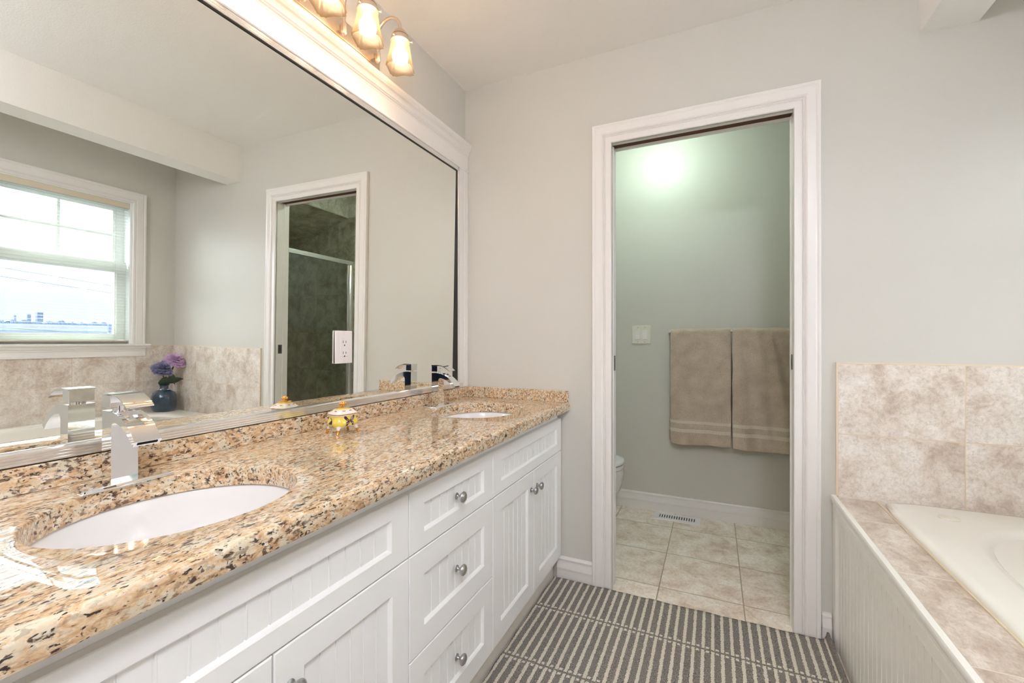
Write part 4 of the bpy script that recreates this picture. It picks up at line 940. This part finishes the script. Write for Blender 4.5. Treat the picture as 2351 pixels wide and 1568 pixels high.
tb_ = empty('towel_bar', (1.28, YF, 1.19)); tag(tb_, 'slim metal towel bar behind the two hanging towels', 'towel bar')
bm = B(); tube(bm, [(0.924, 3.010, 1.190), (1.655, 3.010, 1.190)], 0.0055, 14); obj('rod', bm, M['nickel'], tb_)
for x in (0.924, 1.655):
    bm = B(); lathe(bm, [(0.0062, -0.072), (0.0062, -0.010), (0.011, -0.005), (0.011, -0.0008)], (x, YF, 1.190), 'y', 20); obj('bracket', bm, M['nickel'], tb_)
def towel(x0, x1, zb, m, label, seed, back_dx=-0.012):
    bm = B(); rnd = random.Random(seed); path = []
    nz_ = 34
    for i in range(nz_+1): path.append((0, zb+(1.190-zb)*i/nz_))
    yf, yb_ = 2.9955, 3.0245; rows = []
    ph = [rnd.uniform(0, 6.28) for _ in range(6)]
    pts = [(yf, zb+(1.190-zb)*i/nz_) for i in range(nz_+1)]
    pts += [(3.010-0.0145*math.cos(PI*k_/8), 1.190+0.0145*math.sin(PI*k_/8)) for k_ in range(1, 8)]
    pts += [(yb_, 1.190-(1.190-zb-0.01)*i/nz_) for i in range(nz_+1)]
    nx_ = 40
    for k_, (y, z) in enumerate(pts):
        row = []; front = k_ <= nz_; back = k_ > nz_+6
        drop = max(0.0, (1.19-z)/0.7)
        for i in range(nx_+1):
            t_ = i/nx_; x = x0+(x1-x0)*t_
            if back: x += back_dx*drop
            wv = (0.0045*math.sin(t_*9+ph[0]+z*2.0)+0.003*math.sin(t_*21+ph[1]+z*6)+0.002*math.sin(t_*4+ph[2]-z*9)) * (0.6+1.3*drop)
            if seed > 5: wv += 0.006*math.sin((t_*1.0+z*1.3)*9.5)*math.exp(-((z-0.95)/0.28)**2) + 0.003*math.sin((t_*1.6+z*0.9)*22)*math.exp(-((z-1.05)/0.16)**2)
            else: wv += 0.0025*math.sin(t_*6.28*1.5)*math.exp(-((z-0.92)/0.03)**2)
            tilt_ = -0.010*drop + 0.006*(abs(2*t_-1)**8)
            yy = y + (wv-0.004+tilt_ if front else 0.3*wv if back else 0)
            zz = z + (0.004*math.sin(t_*5+ph[3])-0.003*t_ if (k_ == 0) else 0) + (0.0015*math.sin(t_*17+ph[4]) if not front and not back else 0)
            row.append(bm.verts.new((x+0.001*math.sin(z*30+ph[5]), min(yy, 3.055), zz)))
        rows.append(row)
    for a, c in zip(rows, rows[1:]):
        for i in range(nx_): bm.faces.new((a[i], a[i+1], c[i+1], c[i]))
    o = obj('towel', bm, m, smooth=70)
    md = o.modifiers.new('thickness', 'SOLIDIFY'); md.thickness = 0.0055; md.offset = 1
    md = o.modifiers.new('soften', 'SUBSURF'); md.levels = 1; md.render_levels = 1
    tag(o, label, 'towel', 'taupe towels on the bar')
towel(0.934, 1.281, 0.480, M['towel'], 'taupe terry towel hanging on the left half of the bar, beside the light switch', 3)
towel(1.289, 1.640, 0.476, M['towel2'], 'taupe terry towel with diagonal creases hanging on the right, cut off by the doorway', 11, 0.0)

vt = empty('floor_vent', (0.975, 2.985, 0)); tag(vt, 'white slotted floor register against the toilet room baseboard', 'floor vent')
bm = B(); VX0, VX1, VY0, VY1 = 0.832, 1.112, 2.925, 3.042
def vr(e, z): return [(VX0+e, VY0+e, z), (VX1-e, VY0+e, z), (VX1-e, VY1-e, z), (VX0+e, VY1-e, z)]
sx0, sx1, sy0, sy1 = VX0+0.030, VX1-0.030, VY0+0.033, VY1-0.028
loft(bm, [vr(0, 0.0004), vr(0.001, 0.003), vr(0.004, 0.0048), [(sx0, sy0, 0.0050), (sx1, sy0, 0.0050), (sx1, sy1, 0.0050), (sx0, sy1, 0.0050)], [(sx0, sy0, 0.002), (sx1, sy0, 0.002), (sx1, sy1, 0.002), (sx0, sy1, 0.002)]], cap=False)
obj('face_plate', bm, M['plastic'], vt, smooth=0)
bm = B(); bx(bm, sx0-0.001, sy0-0.001, 0.0006, sx1+0.001, sy1+0.001, 0.0015); q = obj('duct', bm, M['shadow_slot'], vt, smooth=0)
bm = B(); nf = 15
for i in range(nf+1):
    x = sx0+(sx1-sx0)*i/nf; wd_ = 0.0042
    bx(bm, max(sx0, x-wd_), sy0, 0.0016, min(sx1, x+wd_), sy1, 0.0049)
obj('grille', bm, M['plastic'], vt, smooth=0)

tl_ = empty('toilet', (0.35, 2.64, 0)); tag(tl_, 'white toilet half hidden behind the left side of the doorway', 'toilet')
TYc = 2.64
def oval(x0, x1, hw_, z, e=2.3, n=48):
    cx_ = (x0+x1)/2; out_ = []
    for i in range(n):
        a = 2*PI*i/n; c, s_ = math.cos(a), math.sin(a); k_ = 1/(abs(c)**e+abs(s_)**e)**(1/e); out_.append((cx_+(x1-x0)/2*k_*c, TYc+hw_*k_*s_, z))
    return out_
bm = B(); R = loft(bm, [oval(0.16, 0.50, 0.105, 0.0), oval(0.16, 0.50, 0.105, 0.04), oval(0.17, 0.50, 0.095, 0.12), oval(0.17, 0.565, 0.10, 0.165), oval(0.17, 0.648, 0.125, 0.206), oval(0.17, 0.680, 0.150, 0.245), oval(0.18, 0.696, 0.172, 0.30), oval(0.18, 0.702, 0.182, 0.35), oval(0.18, 0.700, 0.182, 0.3755)], cap=True)
obj('bowl', bm, M['porcelain'], tl_, smooth=60)
bm = B(); loft(bm, [oval(0.20, 0.700, 0.182, 0.3785), oval(0.20, 0.703, 0.185, 0.383), oval(0.20, 0.703, 0.185, 0.397), oval(0.20, 0.700, 0.182, 0.401)]); obj('seat', bm, M['porcelain'], tl_, smooth=50)
bm = B(); loft(bm, [oval(0.19, 0.698, 0.180, 0.405), oval(0.19, 0.704, 0.186, 0.409), oval(0.19, 0.704, 0.186, 0.418), oval(0.19, 0.698, 0.181, 0.4245), oval(0.19, 0.67, 0.155, 0.4275), oval(0.25, 0.60, 0.10, 0.4290)]); obj('lid', bm, M['porcelain'], tl_, smooth=50)
bm = B(); bx(bm, 0.015, TYc-0.22, 0.36, 0.185, TYc+0.22, 0.71); obj('tank', bm, M['porcelain'], tl_, bevel=0.02, seg=4)
bm = B(); bx(bm, 0.008, TYc-0.232, 0.710, 0.195, TYc+0.232, 0.745); obj('tank_lid', bm, M['porcelain'], tl_, bevel=0.01, seg=3)
bm = B(); tube(bm, [(0.187, TYc+0.15, 0.65), (0.205, TYc+0.15, 0.65)], 0.008, 12); tube(bm, [(0.203, TYc+0.15, 0.65), (0.206, TYc+0.09, 0.645)], 0.005, 8); obj('flush_lever', bm, M['chrome'], tl_)

# shower at the right end, seen in the mirror
SX = 1.86; SXE = 2.80
struct(box_obj('wall_right_shower', M['shower_tile_side'], (SXE, YD2, 0, SXE+0.1, YF, ZC)))
bm = B(); bx(bm, SX-0.02, YF-0.008, 0, SXE, YF, ZC); struct(obj('wall_far_tile', bm, M['shower_tile'], smooth=0))
bm = B(); bx(bm, SX-0.02, YD2, 0, SXE, YD2+0.008, ZC); struct(obj('wall_front_shower_tile', bm, M['shower_tile'], smooth=0))
bm = B(); prism(bm, [(1.925, ZC), (1.925, 2.232), (SXE, 1.945), (SXE, ZC)], 'y', YD2+0.008, YF-0.008)
struct(obj('ceiling_shower_slope', bm, M['shower_ceil'], smooth=0))
bm = B(); bx(bm, 1.918, YD2+0.008, 2.229, 1.925, YF-0.008, ZC); struct(obj('trim_2', bm, M['shower_tile_side'], smooth=0))
sd = empty('shower_enclosure', (SX, 2.58, 0)); tag(sd, 'framed glass shower enclosure seen in the mirror through the doorway', 'shower door')
bm = B(); bx(bm, SX-0.02, YD2+0.009, 0, SX+0.07, YF-0.009, 0.10); obj('curb', bm, M['porcelain'], sd, bevel=0.01)
bm = B(); bx(bm, SX-0.014, YD2+0.009, 1.788, SX+0.014, YF-0.009, 1.824); bx(bm, SX-0.018, YD2+0.009, 1.800, SX-0.014, YF-0.009, 1.812); obj('top_rail', bm, M['silver'], sd, bevel=0.002)
for y in (YD2+0.009, YF-0.037):
    bm = B(); bx(bm, SX-0.014, y, 0.10, SX+0.014, y+0.028, 1.788); bx(bm, SX-0.004, y-0.03 if y > 2.5 else y+0.028, 0.115, SX+0.008, y if y > 2.5 else y+0.058, 1.788); obj('side_post', bm, M['silver'], sd, bevel=0.002)
bm = B(); bx(bm, SX-0.003, YD2+0.05, 0.10, SX+0.003, YF-0.05, 1.788); obj('glass_panel', bm, M['shower_glass'], sd, smooth=0)
pan = box_obj('shower_pan', M['porcelain'], (SX+0.071, YD2+0.009, 0.0, SXE-0.001, YF-0.009, 0.05), bevel=0.005)
tag(pan, 'white shower pan behind the shower glass', 'shower pan')

# ------------------------------------------------------------------ view outside the window
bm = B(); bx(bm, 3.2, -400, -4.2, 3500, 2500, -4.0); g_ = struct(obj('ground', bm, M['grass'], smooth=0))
def block(name, x, y0, y1, z1, m, label, cat, group=None, rows_=0, depth=20, z0=-4.0):
    bm = B(); bx(bm, x, y0, z0, x+depth, y1, z1); o = obj(name, bm, m, smooth=0)
    if rows_:
        for i in range(rows_):
            za = z0+(z1-z0)*(i+0.35)/rows_; bm = B(); bx(bm, x-0.3, y0+0.5, za, x+0.01, y1-0.5, za+(z1-z0)*0.4/rows_); obj('window_band', bm, M['far_tree'], o)
    tag(o, label, cat, group); return o
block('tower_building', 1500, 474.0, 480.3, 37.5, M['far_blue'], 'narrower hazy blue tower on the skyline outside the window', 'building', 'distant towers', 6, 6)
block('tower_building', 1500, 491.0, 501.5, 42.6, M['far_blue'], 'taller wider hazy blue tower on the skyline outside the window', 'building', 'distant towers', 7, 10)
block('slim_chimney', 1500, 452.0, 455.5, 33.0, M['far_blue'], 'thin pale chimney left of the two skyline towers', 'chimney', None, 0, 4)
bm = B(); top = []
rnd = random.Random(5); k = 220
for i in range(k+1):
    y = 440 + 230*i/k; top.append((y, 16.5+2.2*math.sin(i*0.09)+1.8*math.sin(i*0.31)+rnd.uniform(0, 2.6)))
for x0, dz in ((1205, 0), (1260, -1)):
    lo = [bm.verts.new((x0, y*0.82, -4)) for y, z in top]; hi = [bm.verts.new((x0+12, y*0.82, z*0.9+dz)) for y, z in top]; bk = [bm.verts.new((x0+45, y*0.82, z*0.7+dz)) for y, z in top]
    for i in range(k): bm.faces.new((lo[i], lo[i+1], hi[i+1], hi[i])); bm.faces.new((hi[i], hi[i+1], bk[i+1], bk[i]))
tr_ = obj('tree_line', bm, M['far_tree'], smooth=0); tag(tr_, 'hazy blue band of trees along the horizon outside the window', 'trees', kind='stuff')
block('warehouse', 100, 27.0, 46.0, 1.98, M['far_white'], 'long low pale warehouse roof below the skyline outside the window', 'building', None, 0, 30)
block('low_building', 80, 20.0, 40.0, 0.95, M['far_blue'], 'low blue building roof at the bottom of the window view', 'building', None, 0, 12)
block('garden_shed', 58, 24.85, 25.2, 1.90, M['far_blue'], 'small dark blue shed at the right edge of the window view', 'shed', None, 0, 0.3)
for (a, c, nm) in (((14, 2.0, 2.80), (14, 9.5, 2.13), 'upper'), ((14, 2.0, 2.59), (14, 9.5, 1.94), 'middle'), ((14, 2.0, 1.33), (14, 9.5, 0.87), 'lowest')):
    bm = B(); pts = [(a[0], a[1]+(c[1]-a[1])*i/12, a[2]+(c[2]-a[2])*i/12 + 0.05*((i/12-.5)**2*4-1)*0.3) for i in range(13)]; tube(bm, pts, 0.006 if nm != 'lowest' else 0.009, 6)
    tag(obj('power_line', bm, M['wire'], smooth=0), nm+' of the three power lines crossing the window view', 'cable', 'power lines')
